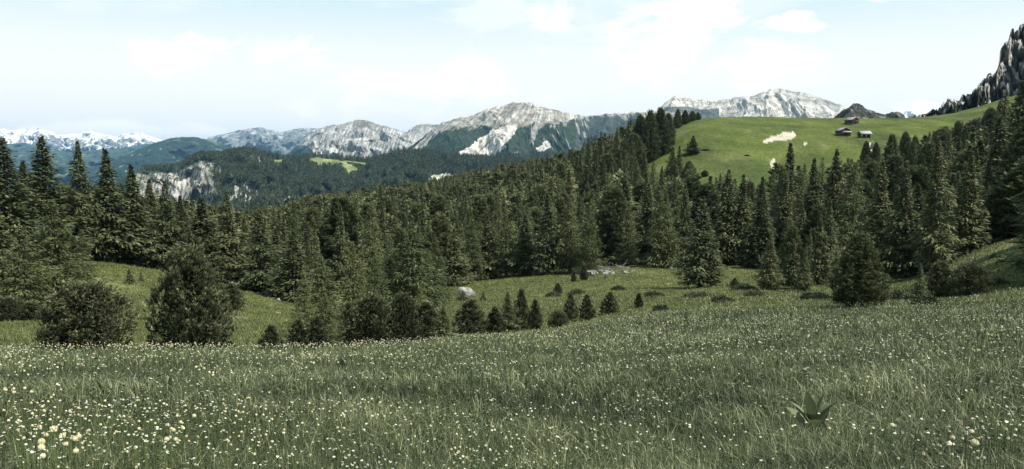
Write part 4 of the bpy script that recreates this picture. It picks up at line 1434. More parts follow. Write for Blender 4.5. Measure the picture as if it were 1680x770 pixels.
its = scatter_on(plateau, 60000, lambda a, b: (a > 180) & (a < 900) & (b < 345) & ((a > 352) | (b < np.interp(a, [215, 290, 330, 370], [281, 280, 262, 260]))), 1, 12, 19)
its += scatter_on(massif, 16000, lambda a, b: (a > 640) & (a < 1080) & (b > 250) & (b < 320), 2, 14, 20, 0, .8)
its += []
cr = scatter_on(crag, 1500, lambda a, b: (a > 1545) & (a < 1640) & (b > 140), 3, 2, 4.5, 0, 1.0)
its += cr
far_forest = merged_forest('distant_forest', 'far dark green woods covering the plateau and the foot of the massif', its, tiny, [M['far'], M['bark']])


#DET#
# ------------------------------------------------------------------ rocks, dead wood, shrubs
def icos(sub):
    import bmesh
    bm = bmesh.new()
    bmesh.ops.create_icosphere(bm, subdivisions=sub, radius=1.0)
    bm.verts.ensure_lookup_table()
    V = np.array([v.co[:] for v in bm.verts])
    Q = np.array([[v.index for v in f.verts] for f in bm.faces])
    bm.free()
    return V, Q


def rock_mesh(name, seed, sx, sy, sz, col=(.36, .35, .33), sub=4):
    V, Q = icos(sub)
    r = np.random.default_rng(seed)
    for _ in range(11):                         # chop facets
        d = norm(r.normal(size=3))
        k = r.uniform(.30, .72)
        t = V @ d
        V = V - np.outer(np.maximum(t - k, 0), d)
    n = fbm(V[:, 0] * 2 + seed, V[:, 1] * 2 + V[:, 2] * 1.7, 4)
    V = V * (1 + .16 * n)[:, None] * np.array([sx, sy, sz])
    cc = np.ones((len(V), 4))
    cc[:, :3] = np.array(col)
    return mesh_np(name, V, Q, M['boulder'], {'Col': ('POINT', 'FLOAT_COLOR', cc)})


def boulder(px, base, wpx, hpx, label, seed, group=None, col=(.23, .225, .215), r=None, rot=0.0):
    if r is None:
        x, y, z, r = hit(px, base, 10)
    else:
        x, y, z = at(px, r, base)
    w = wpx / F * r / 2 / .8
    h = hpx / F * r / .8
    o = link('boulder', rock_mesh('boulder', seed, w, w * .8, h * .75, col), None, (x, y, z + h * .12))
    o.rotation_euler = (0, 0, rot)
    vis(o, label, 'rock', group)
    return o


boulder(768, 485, 30, 19, 'larger white boulder lying at the left end of the valley meadow', 3, r=None)
boulder(578, 503, 24, 14, 'smaller white boulder showing between the larches and the pine clump', 5, r=64)
boulder(836, 452, 10, 4, 'small pale stone at the forest edge', 6, 'pale stones along the forest edge')
GB = 'pale stones along the forest edge'
for i, (a, b, c, d) in enumerate([(878, 451, 12, 4), (890, 450, 9, 4), (902, 450, 13, 4), (913, 449, 8, 3), (950, 448, 12, 5), (972, 447, 14, 6), (986, 446, 10, 5)]):
    boulder(a, b, c, d, ['low flat stone, first in the row below the tall broad spruce', 'small stone, second in the row below the tall broad spruce', 'widest flat stone in the row below the tall broad spruce', 'tiny stone at the right end of the flat row',
                         'stone beside the dark young pine twins', 'pale stone left of the dead wood heap', 'stone touching the left side of the dead wood heap'][i], 20 + i, GB)
for i, (a, b, c, d, l) in enumerate([(457, 494, 9, 6, 'small pale stone on the right part of the green bank'), (441, 480, 5, 4, 'tiny pale stone high on the green bank rim'), (1462, 506, 12, 5, 'pale stone at the upper edge of the right flower meadow'),
                                     (1604, 489, 7, 4, 'white stone below the shaded bank on the right'), (1100, 441, 14, 5, 'pale stone under the forest edge left of the forward spruce'), (1429, 247, 8, 13, 'upright white stone on the pasture below the huts'),
                                     (1397, 506, 6, 4, 'tiny white stone left of the foot of the dark stone pine')]):
    boulder(a, b, c, d, l, 40 + i)

# dead wood heap: pale fallen trunks and branches over rubble
hx, hy, hz_, hr = hit(1010, 449, 60)
heap = bpy.data.objects.new('dead_wood_heap', None)
C.objects.link(heap)
heap.location = (hx, hy, hz_)
vis(heap, 'heap of pale rubble and bleached dead branches at the forest edge', 'dead wood')
rd_ = np.random.default_rng(77)
prt = []
for i in range(60):
    b = np.array([rd_.uniform(-2.4, 2.4), rd_.uniform(-1, 1.4), rd_.uniform(0, 1.9) * math.exp(-(i % 7) / 3)])
    L = rd_.uniform(.6, 1.8)
    an = rd_.uniform(0, 6.28)
    el = abs(rd_.normal(.15, .38))
    d = np.array([math.cos(an) * math.cos(el), math.sin(an) * math.cos(el) * .6, math.sin(el)])
    k = rd_.normal(size=3) * .18
    ra = rd_.uniform(.02, .07)
    prt.append(tube([b, b + d * L * .5 + k, b + d * L + k * 2.2], [ra, ra * .7, ra * .2], 5))
Vh, Qh = merge(prt)
link('branch_tangle', mesh_np('branch_tangle', Vh, Qh, M['deadwood'], smooth=True), heap)
for i in range(12):
    o = link('rubble_stone', rock_mesh('rubble_stone', 90 + i, rd_.uniform(.3, 1.1), rd_.uniform(.3, .6), rd_.uniform(.3, .9), (.27, .265, .25), 3), heap)
    o.location = (rd_.uniform(-5.0, 3.6), rd_.uniform(-1.2, 0.3), .12)

# juniper mats on the valley meadow
def mat_mesh(seed, rx, ry, h):
    r = np.random.default_rng(seed)
    n = 1500
    a = r.uniform(0, 6.28, n)
    q = np.sqrt(r.random(n))
    lob = 1 + .25 * np.sin(a * 3 + seed) + .12 * np.sin(a * 7)
    P = np.stack([np.cos(a) * q * rx * lob, np.sin(a) * q * ry * lob, h * (1 - q ** 2) * r.uniform(.3, 1, n) * (1 + .4 * np.sin(a * 5 + q * 4))], -1)
    D = r.normal(size=(n, 3)) * .7 + [0, 0, .8]
    V, Q = diamonds(P, D, r.normal(size=(n, 3)), r.uniform(.18, .38, n), r.uniform(.06, .13, n))
    return mesh_np('juniper_mat', V, Q, M['shrub'], {'tint': ('FACE', 'FLOAT', np.clip(r.normal(.4, .2, n), 0, 1))})


GJ = 'low juniper mats on the valley meadow'
for i, (a, b, w, l) in enumerate([(1150, 489, 46, 'largest low juniper mat below the big forward spruce'), (1185, 496, 30, 'juniper mat right below the largest one'), (1072, 487, 30, 'pale juniper mat left of the big forward spruce'), (946, 482, 28, 'grey green mat behind the upright pine pair'),
                                  (908, 486, 22, 'low mat at the foot of the small young pine'), (1222, 474, 34, 'low mat right of the big forward spruce shadow'), (1240, 486, 26, 'low mat in front of the skirted spruce'), (1340, 492, 40, 'long low mat left of the dark stone pine'),
                                  (1085, 512, 24, 'low mat at the edge of the flower meadow'), (1470, 494, 34, 'mat right of the dark stone pine'), (1520, 502, 30, 'mat under the small bare stemmed spruce'), (1640, 470, 44, 'bush mat on the shaded slope at the right'),
                                  (1015, 476, 20, 'small mat right of the broad young pine'), (1440, 488, 22, 'light bush leaning against the dark stone pine')]):
    x, y, z, r = hit(a, b, 40)
    w_ = w / F * r / 2
    o = link('juniper_bush', mat_mesh(i, w_, w_ * 1.3, .35), None, (x, y, z - .03))
    vis(o, l, 'bush', GJ)

# ------------------------------------------------------------------ huts
wood = simple('weathered_boards', (.060, .048, .038), .9, 2.5, .45)
m_, q_ = new_mat('larch_shingles')
tco = q_.n('ShaderNodeTexCoord').outputs['Object']
nz = q_.noise(q_.vmath('MULTIPLY', tco, (1.5, 6, 6)), 1.5, 5)
M['shingle'] = finish(m_, q_, q_.mix(nz, (.20, .195, .19), (.38, .37, .36)), .9)
palewood = simple('pale_boards', (.33, .29, .24), .9, 4, .3)
stone = simple('field_stone', (.11, .105, .095), .95, 2.0, .4)
dark = simple('dark_opening', (.012, .011, .010), .9)  # also paints the shade inside the open hut bays
glass = simple('window_glass', (.03, .035, .04), .15)


def box(name, x0, x1, y0, y1, z0, z1, mat, parent):
    return link(name, box_mesh(name, x0, x1, y0, y1, z0, z1, mat), parent)


def hut(px, base, width, wall_h, roof_h, depth, rot, label, style):
    x, y, z, r = hit(px, base, 200)
    e = bpy.data.objects.new('alpine_hut', None)
    C.objects.link(e)
    e.location = (x, y, z - .2)
    e.rotation_euler = (0, 0, rot)
    vis(e, label, 'hut', 'wooden huts on the green pasture')
    w = width / F * r
    hw, hd = w / 2, depth / 2
    box('foundation', -hw + .1, hw - .1, -hd + .1, hd - .1, -1.0, .55, stone, e)
    # walls with gables on the front (y = -hd) and back
    g0, g1 = .552, .552 + wall_h
    V = [(-hw, -hd, g0), (hw, -hd, g0), (hw, -hd, g1), (0, -hd, g1 + roof_h), (-hw, -hd, g1), (-hw, hd, g0), (hw, hd, g0), (hw, hd, g1), (0, hd, g1 + roof_h), (-hw, hd, g1)]
    me = bpy.data.meshes.new('wall')
    me.from_pydata(V, [], [(0, 1, 2, 3, 4), (9, 8, 7, 6, 5), (0, 4, 9, 5), (1, 6, 7, 2), (0, 5, 6, 1)])
    me.materials.append(wood)
    wl = link('wall', me, e)
    for k in range(int(wall_h / .28)):          # log courses stand proud of the wall
        zz = g0 + .05 + k * .28
        box('log_course', -hw - .12, hw + .12, -hd - .07, -hd - .004, zz, zz + .2, wood, wl)
    o = .4
    sl = roof_h / hw
    th = .16
    RV, RQ = [], []
    for s in (-1, 1):
        xa, xb = 0, s * (hw + o)
        za, zb = g1 + roof_h + .03, g1 + roof_h + .03 - sl * (hw + o)
        b = len(RV)
        RV += [(xa, -hd - o, za), (xb, -hd - o, zb), (xb, hd + o, zb), (xa, hd + o, za), (xa, -hd - o, za + th), (xb, -hd - o, zb + th), (xb, hd + o, zb + th), (xa, hd + o, za + th)]
        RQ += [(b, b + 3, b + 2, b + 1), (b + 4, b + 5, b + 6, b + 7), (b, b + 1, b + 5, b + 4), (b + 2, b + 3, b + 7, b + 6), (b + 1, b + 2, b + 6, b + 5)]
    rf = link('roof', mesh_np('roof', RV, RQ, M['shingle']), e)
    box('ridge_board', -.14, .14, -hd - o - .02, hd + o + .02, g1 + roof_h + .18, g1 + roof_h + .26, palewood, rf)
    if style == 'balcony':
        b = box('balcony', -hw * .75, hw * .95, -hd - .9, -hd - .13, g0 + wall_h * .48, g0 + wall_h * .48 + .10, palewood, e)
        box('railing', -hw * .75, hw * .95, -hd - .93, -hd - .88, g0 + wall_h * .52, g0 + wall_h * .52 + .7, palewood, b)
        d = box('door_or_dark_bay', -hw * .2, hw * .15, -hd - .10, -hd - .075, g0, g0 + wall_h * .42, dark, e)
        for s in (-.55, .6):
            f = box('window', s * hw - .35, s * hw + .35, -hd - .12, -hd - .08, g0 + .5, g0 + 1.1, palewood, e)
            box('pane', s * hw - .27, s * hw + .27, -hd - .13, -hd - .122, g0 + .57, g0 + 1.03, glass, f)
    elif style == 'side':
        # the long eave side faces the valley: dark panels paint the shade of open bays between pale beams
        box('door_or_dark_bay', hw + .01, hw + .04, -hd * .8, -hd * .15, g0, g0 + wall_h * .62, dark, e)
        box('door_or_dark_bay', hw + .01, hw + .04, hd * .05, hd * .75, g0, g0 + wall_h * .62, dark, e)
        box('beam', hw + .03, hw + .16, -hd, hd, g0 + wall_h * .66, g0 + wall_h * .80, palewood, e)
        for yy in (-hd + .1, -.15, hd - .3):
            box('post', hw + .05, hw + .2, yy, yy + .2, g0, g0 + wall_h * .659, palewood, e)
    else:
        box('door_or_dark_bay', -hw * .25, hw * .15, -hd - .10, -hd - .075, g0, g0 + 1.7, dark, e)
        f = box('window', hw * .45, hw * .45 + .7, -hd - .12, -hd - .08, g0 + .8, g0 + 1.4, palewood, e)
        box('pane', hw * .45 + .08, hw * .45 + .62, -hd - .13, -hd - .122, g0 + .87, g0 + 1.33, glass, f)
    return e


hut(1397, 205, 13.5, 1.8, 1.15, 4.6, math.radians(24), 'dark wooden hut highest on the hill crest with pale left roof slope', 'plain')
hut(1383, 224, 17, 2.1, 1.2, 4.2, math.radians(8), 'dark gabled hut with pale balcony rail, left of the small hut', 'balcony')
hut(1418, 227, 10, 1.6, 1.0, 4.4, math.radians(-84), 'smallest hut with broad pale roof turned to the valley, on the right', 'side')

# ------------------------------------------------------------------ meadow: grass, herbs, flowers
def grass_mat(name, dark, mid, light, trans=.25):
    m, q = new_mat(name)
    t = attr(q, 'tint')
    c = q.mix(q.ramp(t, 0.0, 0.55, smooth=False), dark, mid)
    c = q.mix(q.ramp(t, 0.55, 1.0, smooth=False), c, light)
    return finish(m, q, c, .6, trans=trans, spec=.35)


M['grass'] = grass_mat('meadow_grass', (0.023, 0.030, 0.013), (0.060, 0.079, 0.030), (0.348, 0.366, 0.204))
M['grass2'] = grass_mat('valley_grass', (0.047, 0.058, 0.021), (0.099, 0.117, 0.039), (0.234, 0.234, 0.104))


def grass(name, label, n, r0, r1, hlo, hhi, w0, mat, seed, tshift=0.0, power=2.0, lean=.45, seg=2, tuft=0.0, az=0.72):
    r_ = np.random.default_rng(seed)
    a = r_.uniform(-az, az, n)
    if power == 2.0:
        r = np.exp(r_.uniform(math.log(r0), math.log(r1), n))
    else:
        r = (r0 ** power + r_.random(n) * (r1 ** power - r0 ** power)) ** (1 / power)
    x = r * np.sin(a)
    y = r * np.cos(a)
    if r1 > 60:
        z = ground_z(x, y)
        px, py = to_px(x, y, z)
        k = (py > np.interp(px, tfx, tfy) - 4)
        x, y, z, r = x[k], y[k], z[k], r[k]
    else:
        z = ground_z(x, y)
    n = len(x)
    patch = fbm(x / 2.3, y / 2.3, 4)
    patch2 = fbm(x / .55 + 9, y / .55, 3)
    h = r_.uniform(hlo, hhi, n) * (1 + .45 * patch + .35 * patch2)
    w = w0 * np.maximum(1, r / 6.0) * r_.uniform(.6, 1.4, n)
    yaw = r_.uniform(0, 6.283, n)
    ln = h * np.abs(r_.normal(0, lean, n)) + .02
    dx, dy = np.cos(yaw), np.sin(yaw)
    sy = yaw + math.pi / 2 + r_.normal(0, .5, n)
    sx_, sy_ = np.cos(sy) * w / 2, np.sin(sy) * w / 2
    zero = np.zeros(n)
    B = np.stack([x, y, z - .01], -1)
    S = np.stack([sx_, sy_, zero], -1)
    Mi = B + np.stack([dx * ln * .3, dy * ln * .3, h * .6], -1)
    Tp = B + np.stack([dx * ln, dy * ln, h * (1 - .25 * np.minimum(ln / h, 1))], -1)
    if seg == 2:
        V = np.stack([B - S, B + S, Mi + S * .8, Mi - S * .8, Tp + S * .12, Tp - S * .12], 1).reshape(-1, 3)
        b = np.arange(n)[:, None] * 6
        Q = np.concatenate([b + [0, 1, 2, 3], b + [3, 2, 4, 5]], 1).reshape(-1, 4)
        rep = 2
    else:
        V = np.stack([B - S, B + S, Tp + S * .2, Tp - S * .2], 1).reshape(-1, 3)
        Q = (np.arange(n)[:, None] * 4 + [0, 1, 2, 3])
        rep = 1
    t = np.clip(r_.normal(.36, .20, n) + .45 * patch + .40 * patch2 + tshift + .5 * (r_.random(n) < .12), 0, 1)
    me = mesh_np(name, V, Q, mat, {'tint': ('FACE', 'FLOAT', np.repeat(t, rep))})
    return vis(link(name, me), label, kind='stuff')


grass('grass', 'long green meadow grass in the foreground', 520000, 1.6, 13.0, .07, .19, .0044, M['grass'], 1, lean=.6, az=1.2)
grass('meadow_grass', 'grass of the flower meadow out to its far edge', 370000, 11.5, 46.0, .08, .20, .0052, M['grass'], 2, seg=1, tshift=.02, lean=.65, az=.95)
grass('valley_grass', 'short sunlit grass on the valley meadow and green bank', 230000, 44.0, 165.0, .10, .26, .0052, M['grass2'], 3, seg=1, lean=.6)

# broad leaved herbs low in the sward
r_ = np.random.default_rng(9)
n = 70000
a = r_.uniform(-1.1, 1.1, n)
r = np.exp(r_.uniform(math.log(2.6), math.log(20), n))
x, y = r * np.sin(a), r * np.cos(a)
k = fbm(x / 1.1 + 5, y / 1.1, 3) > .02
x, y = x[k], y[k]
n = len(x)
P = np.stack([x, y, ground_z(x, y) + r_.uniform(.02, .15, n)], -1)
D = r_.normal(size=(n, 3)) * [1, 1, .35] + [0, 0, .35]
V, Q = diamonds(P, D, r_.normal(size=(n, 3)) * .3 + np.cross(norm(D), [0, 0, 1.0]), np.hypot(x, y) * r_.uniform(.003, .008, n), np.hypot(x, y) * r_.uniform(.0015, .0034, n), .2)
vis(link('herb_leaves', mesh_np('herb_leaves', V, Q, M['grass'], {'tint': ('FACE', 'FLOAT', np.clip(r_.normal(.42, .24, n), 0, 1))})), 'broad low herb leaves between the grass', kind='stuff')

petal = simple('cream_petals', (.78, .74, .50), .55, trans=.3)
petal_w = simple('white_petals', (.82, .82, .78), .55, trans=.25)
yolk = simple('yellow_centre', (.62, .50, .12), .7)
stemm = simple('flower_stem', (.07, .10, .035), .7)


def fix_petals(m, a, b):
    m.node_tree.nodes.clear()
    q = G(m.node_tree)
    oi = q.n('ShaderNodeObjectInfo').outputs['Random']
    t = attr(q, 'tint')
    c = q.mix(q.math('FRACT', q.math('ADD', oi, t)), a, b)
    finish(m, q, c, .55, trans=.3)


fix_petals(petal, (.52, .47, .27), (.72, .67, .46))
fix_petals(petal_w, (.56, .55, .50), (.74, .72, .62))


def globe_head(seed, R=.019, full=True):
    r = np.random.default_rng(seed)
    parts = []
    for ring, (cnt, tilt, rad) in enumerate(((5, 1.25, .75), (6, .75, .95), (5, .35, 1.0)) if full else ((5, .7, .95),)):
        for i in range(cnt):
            an = i / cnt * 6.283 + ring * .5 + r.normal() * .08
            nu, nv = (5, 4) if full else (3, 3)
            g_ = []
            for iv in range(nv):
                v = iv / (nv - 1)
                el = -1.2 + v * (1.0 + 1.35 * (1.3 - tilt * .45))
                for iu in range(nu):
                    u = iu / (nu - 1) * 2 - 1
                    wd = (.62 if full else .8) * math.sin(math.pi * (.12 + .76 * v)) ** .6
                    aa = an + u * wd
                    rr = R * rad * (1 + .06 * r.normal())
                    g_.append((math.cos(aa) * math.cos(el) * rr, math.sin(aa) * math.cos(el) * rr, math.sin(el) * rr + R * .6))
            Q = [(a_ * nu + b_, a_ * nu + b_ + 1, (a_ + 1) * nu + b_ + 1, (a_ + 1) * nu + b_) for a_ in range(nv - 1) for b_ in range(nu - 1)]
            parts.append((np.array(g_), np.array(Q)))
    return merge(parts)


def daisy_head(seed, R=.012, cnt=9):
    r = np.random.default_rng(seed)
    P = np.zeros((cnt, 3))
    an = np.arange(cnt) / cnt * 6.283 + r.normal(0, .05, cnt)
    D = np.stack([np.cos(an), np.sin(an), r.uniform(-.1, .3, cnt)], -1)
    S = np.stack([-np.sin(an), np.cos(an), np.zeros(cnt)], -1)
    V, Q = diamonds(P, D, S, np.full(cnt, R), np.full(cnt, R * .72))
    return V, Q


SV, SQ = tube([[0, 0, 0], [.01, .004, .5], [0, 0, 1.0]], [.0018, .0014, .0012], 4)
stem_me = mesh_np('flower_stem', SV, SQ, stemm)
globe_me = []
for s in range(4):
    V, Q = globe_head(s)
    globe_me.append(mesh_np('globe_bloom', V, Q, petal, {'tint': ('FACE', 'FLOAT', np.random.default_rng(s).random(len(Q)) * .25)}, smooth=True))
daisy_me = []
for s in range(3):
    V, Q = daisy_head(s)
    daisy_me.append(mesh_np('white_bloom', V, Q, petal_w, {'tint': ('FACE', 'FLOAT', np.zeros(len(Q)))}))
cv, cq = icos(1)
eye_me = mesh_np('bloom_centre', cv * [.0035, .0035, .002], cq, yolk)


def flower(kind, x, y, label, group, hgt, sc=1.0, rr=random):
    z = float(ground_z(x, y))
    nm = 'globeflower' if kind == 'g' else 'white_wildflower'
    e = bpy.data.objects.new(nm, None)
    e.empty_display_size = .05
    C.objects.link(e)
    e.location = (x, y, z)
    e.rotation_euler = (rr.uniform(-.12, .12), rr.uniform(-.12, .12), rr.uniform(0, 6.28))
    vis(e, label, 'flower', group)
    s = link('stem', stem_me, e)
    s.scale = (1, 1, hgt)
    b = link('bloom', rr.choice(globe_me if kind == 'g' else daisy_me), e)
    b.location = (0, 0, hgt)
    b.scale = (sc, sc, sc)
    b.rotation_euler = (rr.uniform(-.45, .35), rr.uniform(-.4, .4), 0)
    if kind == 'w':
        c = link('centre', eye_me, b)
        c.location = (0, 0, .002)


rf_ = random.Random(3)
CL = [('cream globeflower in the lower left cluster', 'cream globeflowers of the lower left cluster',
       [(67, 703), (94, 703), (80, 714), (100, 721), (117, 722), (128, 722), (97, 733), (78, 739), (73, 752), (117, 743), (72, 730)]),
      ('cream globeflower right of the lower left cluster', 'cream globeflowers right of the lower left cluster',
       [(274, 700), (302, 694), (313, 687), (278, 709), (301, 706), (262, 723), (283, 726)]),
      ('pale globeflower in the left edge row', 'globeflowers at the left edge', [(6, 641), (14, 640), (22, 643), (28, 639), (34, 640), (27, 646), (41, 646)]),
      ('pale globeflower below the egg shaped pine', 'globeflowers below the egg shaped pine', [(338, 606), (345, 613), (352, 612), (333, 600), (318, 604), (355, 616)]),
      ('large peach globeflower at the lower right', 'peach globeflowers at the lower right', [(1600, 727), (1591, 710), (1555, 721), (1560, 732), (1466, 702)])]
taken = []
for lab, grp, pts in CL:
    ordn = {p_: ['first', 'second', 'third', 'fourth', 'fifth', 'sixth', 'seventh', 'eighth', 'ninth', 'tenth', 'eleventh'][k_] for k_, p_ in enumerate(sorted(pts))}
    for (a_, b_) in pts:
        hgt = rf_.uniform(.22, .28)
        # the bloom (not the root) stands where the photograph shows it
        az_, te_ = ray(a_, b_)
        rr_ = np.linspace(3.5, 40, 1500)
        zz_ = ground_z(rr_ * math.sin(az_), rr_ * math.cos(az_)) + hgt - CAMZ
        j_ = np.nonzero(zz_ >= te_ * rr_)[0]
        q_r = rr_[j_[0]] if len(j_) else 10.0
        x, y = q_r * math.sin(az_), q_r * math.cos(az_)
        flower('g', x, y, ordn[(a_, b_)] + ' from the left, ' + lab, grp, hgt, rf_.uniform(.65, .92), rf_)
        taken.append((x, y))

n = 78000
r_ = np.random.default_rng(31)
a = r_.uniform(-.95, .95, n)
r = np.where(r_.random(n) < .55, np.exp(r_.uniform(math.log(3.2), math.log(44), n)), r_.uniform(3.2, 44, n))
x, y = r * np.sin(a), r * np.cos(a)
z = ground_z(x, y)
px, py = to_px(x, y, z)
cl_ = fbm(x / 1.7 + 3, y / 1.7, 4) + .6 * fbm(x / .45, y / .45 + 8, 2)
cl2 = fbm(x / 5 + 13, y / 5, 3)
side = np.interp(px, [0, 400, 700, 1000, 1680], [.85, .76, .62, .66, .90])
crest = np.interp(px, [0, 500, 800, 1100, 1680], [584, 578, 562, 535, 503])
edge = np.exp(-np.maximum(py - crest, 0) / 26.0)
dens = np.clip(.32 + 1.3 * cl_ + .8 * cl2, .02, 1.0) * side * (.85 + .5 * edge)
keep = (r_.random(n) < np.clip(dens * .68, 0, 1)) & (r > 3.2)
x, y, z, px, py, r = x[keep], y[keep], z[keep], px[keep], py[keep], r[keep]
n = len(x)
isg = r_.random(n) < np.where(r < 12, .30, .45)
hgt = r_.uniform(.22, .34, n)
inn = (px > -10) & (px < 1690) & (py < 800)
oi_ = np.argsort(np.where(inn, r, 1e9))
ind_flag = np.zeros(n, bool)
cnt = {'g': len(taken), 'w': 0}
fl_seen = set()
DIRS = ['right of', 'above and right of', 'above', 'above and left of', 'left of', 'below and left of', 'below', 'below and right of']
FLM = [(95, 722, 'the lower left cluster'), (287, 703, 'the cream group'), (25, 642, 'the left edge row'), (170, 642, 'the pale tipped plant'), (282, 642, 'the dark narrow plant'), (345, 608, 'the egg pine group'),
       (10, 765, 'the lower left picture corner'), (200, 765, 'the lower left border'), (430, 740, 'the open left grass'), (563, 605, 'the dark upright meadow plant'), (680, 640, 'the pale leafed plant'),
       (600, 760, 'the left lower border'), (840, 760, 'the lower border centre'), (1060, 750, 'the right lower border'), (1334, 700, 'the broad leaved hellebore'), (1575, 718, 'the peach coloured group'), (1480, 750, 'the grass before the peach group'), (1665, 750, 'the lower right picture corner')]
for i in oi_:
    kd = 'g' if isg[i] else 'w'
    if not inn[i] or cnt[kd] >= 298:
        continue
    cnt[kd] += 1
    ind_flag[i] = True
    _, pyb = to_px(x[i], y[i], z[i] + hgt[i])
    lab = None
    for q in sorted(FLM, key=lambda q: (q[0] - px[i]) ** 2 + (q[1] - pyb) ** 2)[:3]:
        dx, dy = px[i] - q[0], q[1] - pyb
        dr = DIRS[int((math.degrees(math.atan2(dy, dx)) % 360 + 22.5) // 45) % 8]
        d_ = math.hypot(dx, dy)
        tail = '%s %s %s' % ('close' if d_ < 25 else ('a little way' if d_ < 50 else ('some way' if d_ < 85 else 'far')), dr, q[2])
        for ad in (['small', 'round half open', 'tiny'] if kd == 'g' else ['small', 'star shaped', 'tiny']):
            l_ = ad + (' pale globeflower ' if kd == 'g' else ' white wildflower ') + tail
            if l_ not in fl_seen:
                lab = l_
                break
        if lab:
            break
    lab = lab or l_
    fl_seen.add(lab)
    wh = q[2]
    scf = (rf_.uniform(.25, .30) if 'tiny' in lab else rf_.uniform(.32, .46)) if kd == 'g' else (rf_.uniform(.38, .5) if 'tiny' in lab else rf_.uniform(.55, .80))
    flower(kd, x[i], y[i], lab, ('pale globeflowers' if kd == 'g' else 'white wildflowers') + ' by ' + wh, float(hgt[i]), scf * (1 + min(r[i] - 4, 8) * .06), rf_)
print('FLOWERS', n, cnt)


def flower_mass(name, label, sel, head, mat, smin, smax, seed):
    r_ = np.random.default_rng(seed)
    V0, Q0 = head
    m = int(sel.sum())
    X_, Y_, Z_, H_, R_ = x[sel], y[sel], z[sel], hgt[sel], r[sel]
    sc = r_.uniform(smin, smax, m) * np.clip(.34 + R_ * .045, .42, 1.15)
    an = r_.uniform(0, 6.28, m)
    tx, ty = r_.uniform(-.5, .3, m), r_.uniform(-.4, .4, m)
    c, s = np.cos(an)[:, None], np.sin(an)[:, None]
    vx = (V0[None, :, 0] * c - V0[None, :, 1] * s)
    vy = (V0[None, :, 0] * s + V0[None, :, 1] * c)
    vz = V0[None, :, 2] + vx * tx[:, None] + vy * ty[:, None]
    W = np.stack([vx * sc[:, None] + X_[:, None], vy * sc[:, None] + Y_[:, None], vz * sc[:, None] + (Z_ + H_)[:, None]], -1).reshape(-1, 3)
    Q = (Q0[None] + (np.arange(m) * len(V0))[:, None, None]).reshape(-1, Q0.shape[1])
    T_ = np.repeat(r_.random(m), len(Q0))
    # stems: one thin blade each
    w = .0015 * np.maximum(1, R_ / 8)
    B = np.stack([X_, Y_, Z_], -1)
    Tp = B + np.stack([np.zeros(m), np.zeros(m), H_ + .004], -1)
    S = np.stack([np.cos(an) * w, np.sin(an) * w, np.zeros(m)], -1)
    Vs = np.stack([B - S, B + S, Tp + S, Tp - S], 1).reshape(-1, 3)
    Qs = np.arange(m * 4).reshape(m, 4) + len(W)
    me = mesh_np(name, np.concatenate([W, Vs]), np.concatenate([Q, Qs]), attrs={'tint': ('FACE', 'FLOAT', np.concatenate([T_, np.full(m, .5)]))}, mats=[mat, stemm],
                 midx=np.concatenate([np.zeros(len(Q), int), np.ones(m, int)]))
    return vis(link(name, me), label, kind='stuff')


flower_mass('globeflowers', 'thousands of distant pale globeflowers over the meadow and along its far edge', isg & ~ind_flag, globe_head(9, .018, False), petal, .45, .9, 4)
flower_mass('white_wildflowers', 'carpet of small distant white flowers over the meadow', ~isg & ~ind_flag, daisy_head(5, .014, 6), petal_w, .7, 1.25, 5)
# sparse dots of flowers further down on the valley meadow
n = 5200
a = r_.uniform(-.05, .66, n)
r = np.sqrt(r_.uniform(40 ** 2, 120 ** 2, n))
x, y = r * np.sin(a), r * np.cos(a)
k = (fbm(x / 6, y / 6, 3) > r_.uniform(-.2, .5, n))
x, y, r = x[k], y[k], r[k]
z = ground_z(x, y)
px, py = to_px(x, y, z)
k = py > np.interp(px, tfx, tfy) + 4
x, y, z, r = x[k], y[k], z[k], r[k]
hgt = np.full(len(x), .2)
flower_mass('valley_flowers', 'scattered white flowers across the valley meadow', np.ones(len(x), bool), daisy_head(6, .03, 6), petal_w, .7, 1.4, 6)

# ------------------------------------------------------------------ false hellebore plants
m_, q_ = new_mat('pleated_leaf')
tco = q_.n('ShaderNodeTexCoord').outputs['Object']
t_ = attr(q_, 'tint')
M['leaf'] = finish(m_, q_, q_.mix(t_, (.060, .080, .036), (.18, .21, .11)), .5, trans=.25, spec=.4)


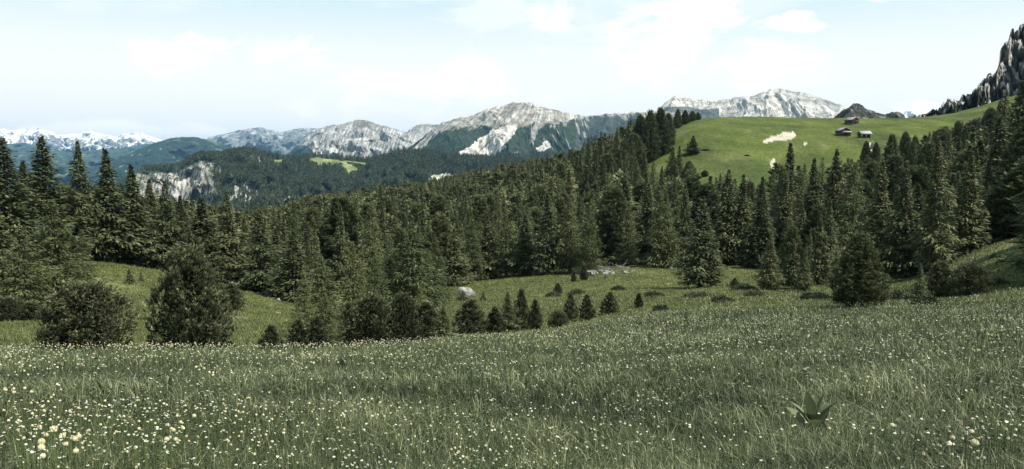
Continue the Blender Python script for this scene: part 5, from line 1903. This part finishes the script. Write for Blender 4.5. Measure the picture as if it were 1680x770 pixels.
def pleated_leaf(L, W, yaw, el0, el1, z0, pleats=6):
    nv, nu = 16, 2 * pleats + 1
    V, T_ = [], []
    p = np.array([math.cos(yaw) * .012, math.sin(yaw) * .012, z0])
    out = np.array([math.cos(yaw), math.sin(yaw), 0])
    sd_ = np.array([-math.sin(yaw), math.cos(yaw), 0])
    for i in range(nv):
        v = i / (nv - 1)
        el = el0 + (el1 - el0) * v ** 1.5
        d = out * math.cos(el) + np.array([0, 0, math.sin(el)])
        nrm = -out * math.sin(el) + np.array([0, 0, math.cos(el)])
        if i:
            p = p + d * L / (nv - 1)
        w = W * math.sin(math.pi * min(1, .10 + v ** .8 * .90)) ** .75 * .5
        for j in range(nu):
            u = j / (nu - 1) * 2 - 1
            pl = (.07 * W * (1 if j % 2 else -1)) * math.sin(math.pi * v)
            V.append(p + sd_ * u * w + nrm * (pl * .5 + .35 * w * u * u))
    Q = [(i * nu + j, i * nu + j + 1, (i + 1) * nu + j + 1, (i + 1) * nu + j) for i in range(nv - 1) for j in range(nu - 1)]
    T_ = [.25 + .45 * (j % 2) for i in range(nv - 1) for j in range(nu - 1)]
    return np.array(V), np.array(Q), np.array(T_)


def hellebore(px, base, hpx, label, seed, nleaf=8):
    x, y, z, r = hit(px, base, 3.5)
    S = hpx / F * r
    e = bpy.data.objects.new('hellebore_plant', None)
    C.objects.link(e)
    e.location = (x, y, z)
    vis(e, label, 'plant')
    rr = random.Random(seed)
    V, Q = tube([[0, 0, -.02], [0, 0, S * .35], [.01, 0, S * .62]], [.013, .010, .004], 8)
    link('stem', mesh_np('stem', V, Q, stemm, smooth=True), e)
    for i in range(nleaf):
        yaw = i * 2.4 + rr.uniform(-.2, .2) + seed
        k = i / (nleaf - 1)
        V, Q, T_ = pleated_leaf(S * rr.uniform(.62, .8), S * rr.uniform(.34, .44) * (1 - .3 * k), yaw, lerp(.85, 1.35, k), lerp(.25, 1.25, k), S * lerp(.10, .42, k))
        link('leaf', mesh_np('leaf', V, Q, M['leaf'], {'tint': ('FACE', 'FLOAT', np.clip(T_ + rr.uniform(-.15, .2), 0, 1))}, smooth=False), e)


hellebore(1334, 724, 77, 'broad leaved false hellebore with pleated upright leaves in the right foreground', 2)
hellebore(563, 617, 30, 'small dark upright leafed plant in the meadow left of centre', 5, 6)
hellebore(170, 655, 30, 'leafy plant with pale tip in the left foreground grass', 7, 6)
hellebore(282, 650, 30, 'dark narrow leafy plant right of the pale tipped one', 8, 5)
hellebore(680, 645, 20, 'small plant with one pale leaf in the middle of the meadow', 9, 4)
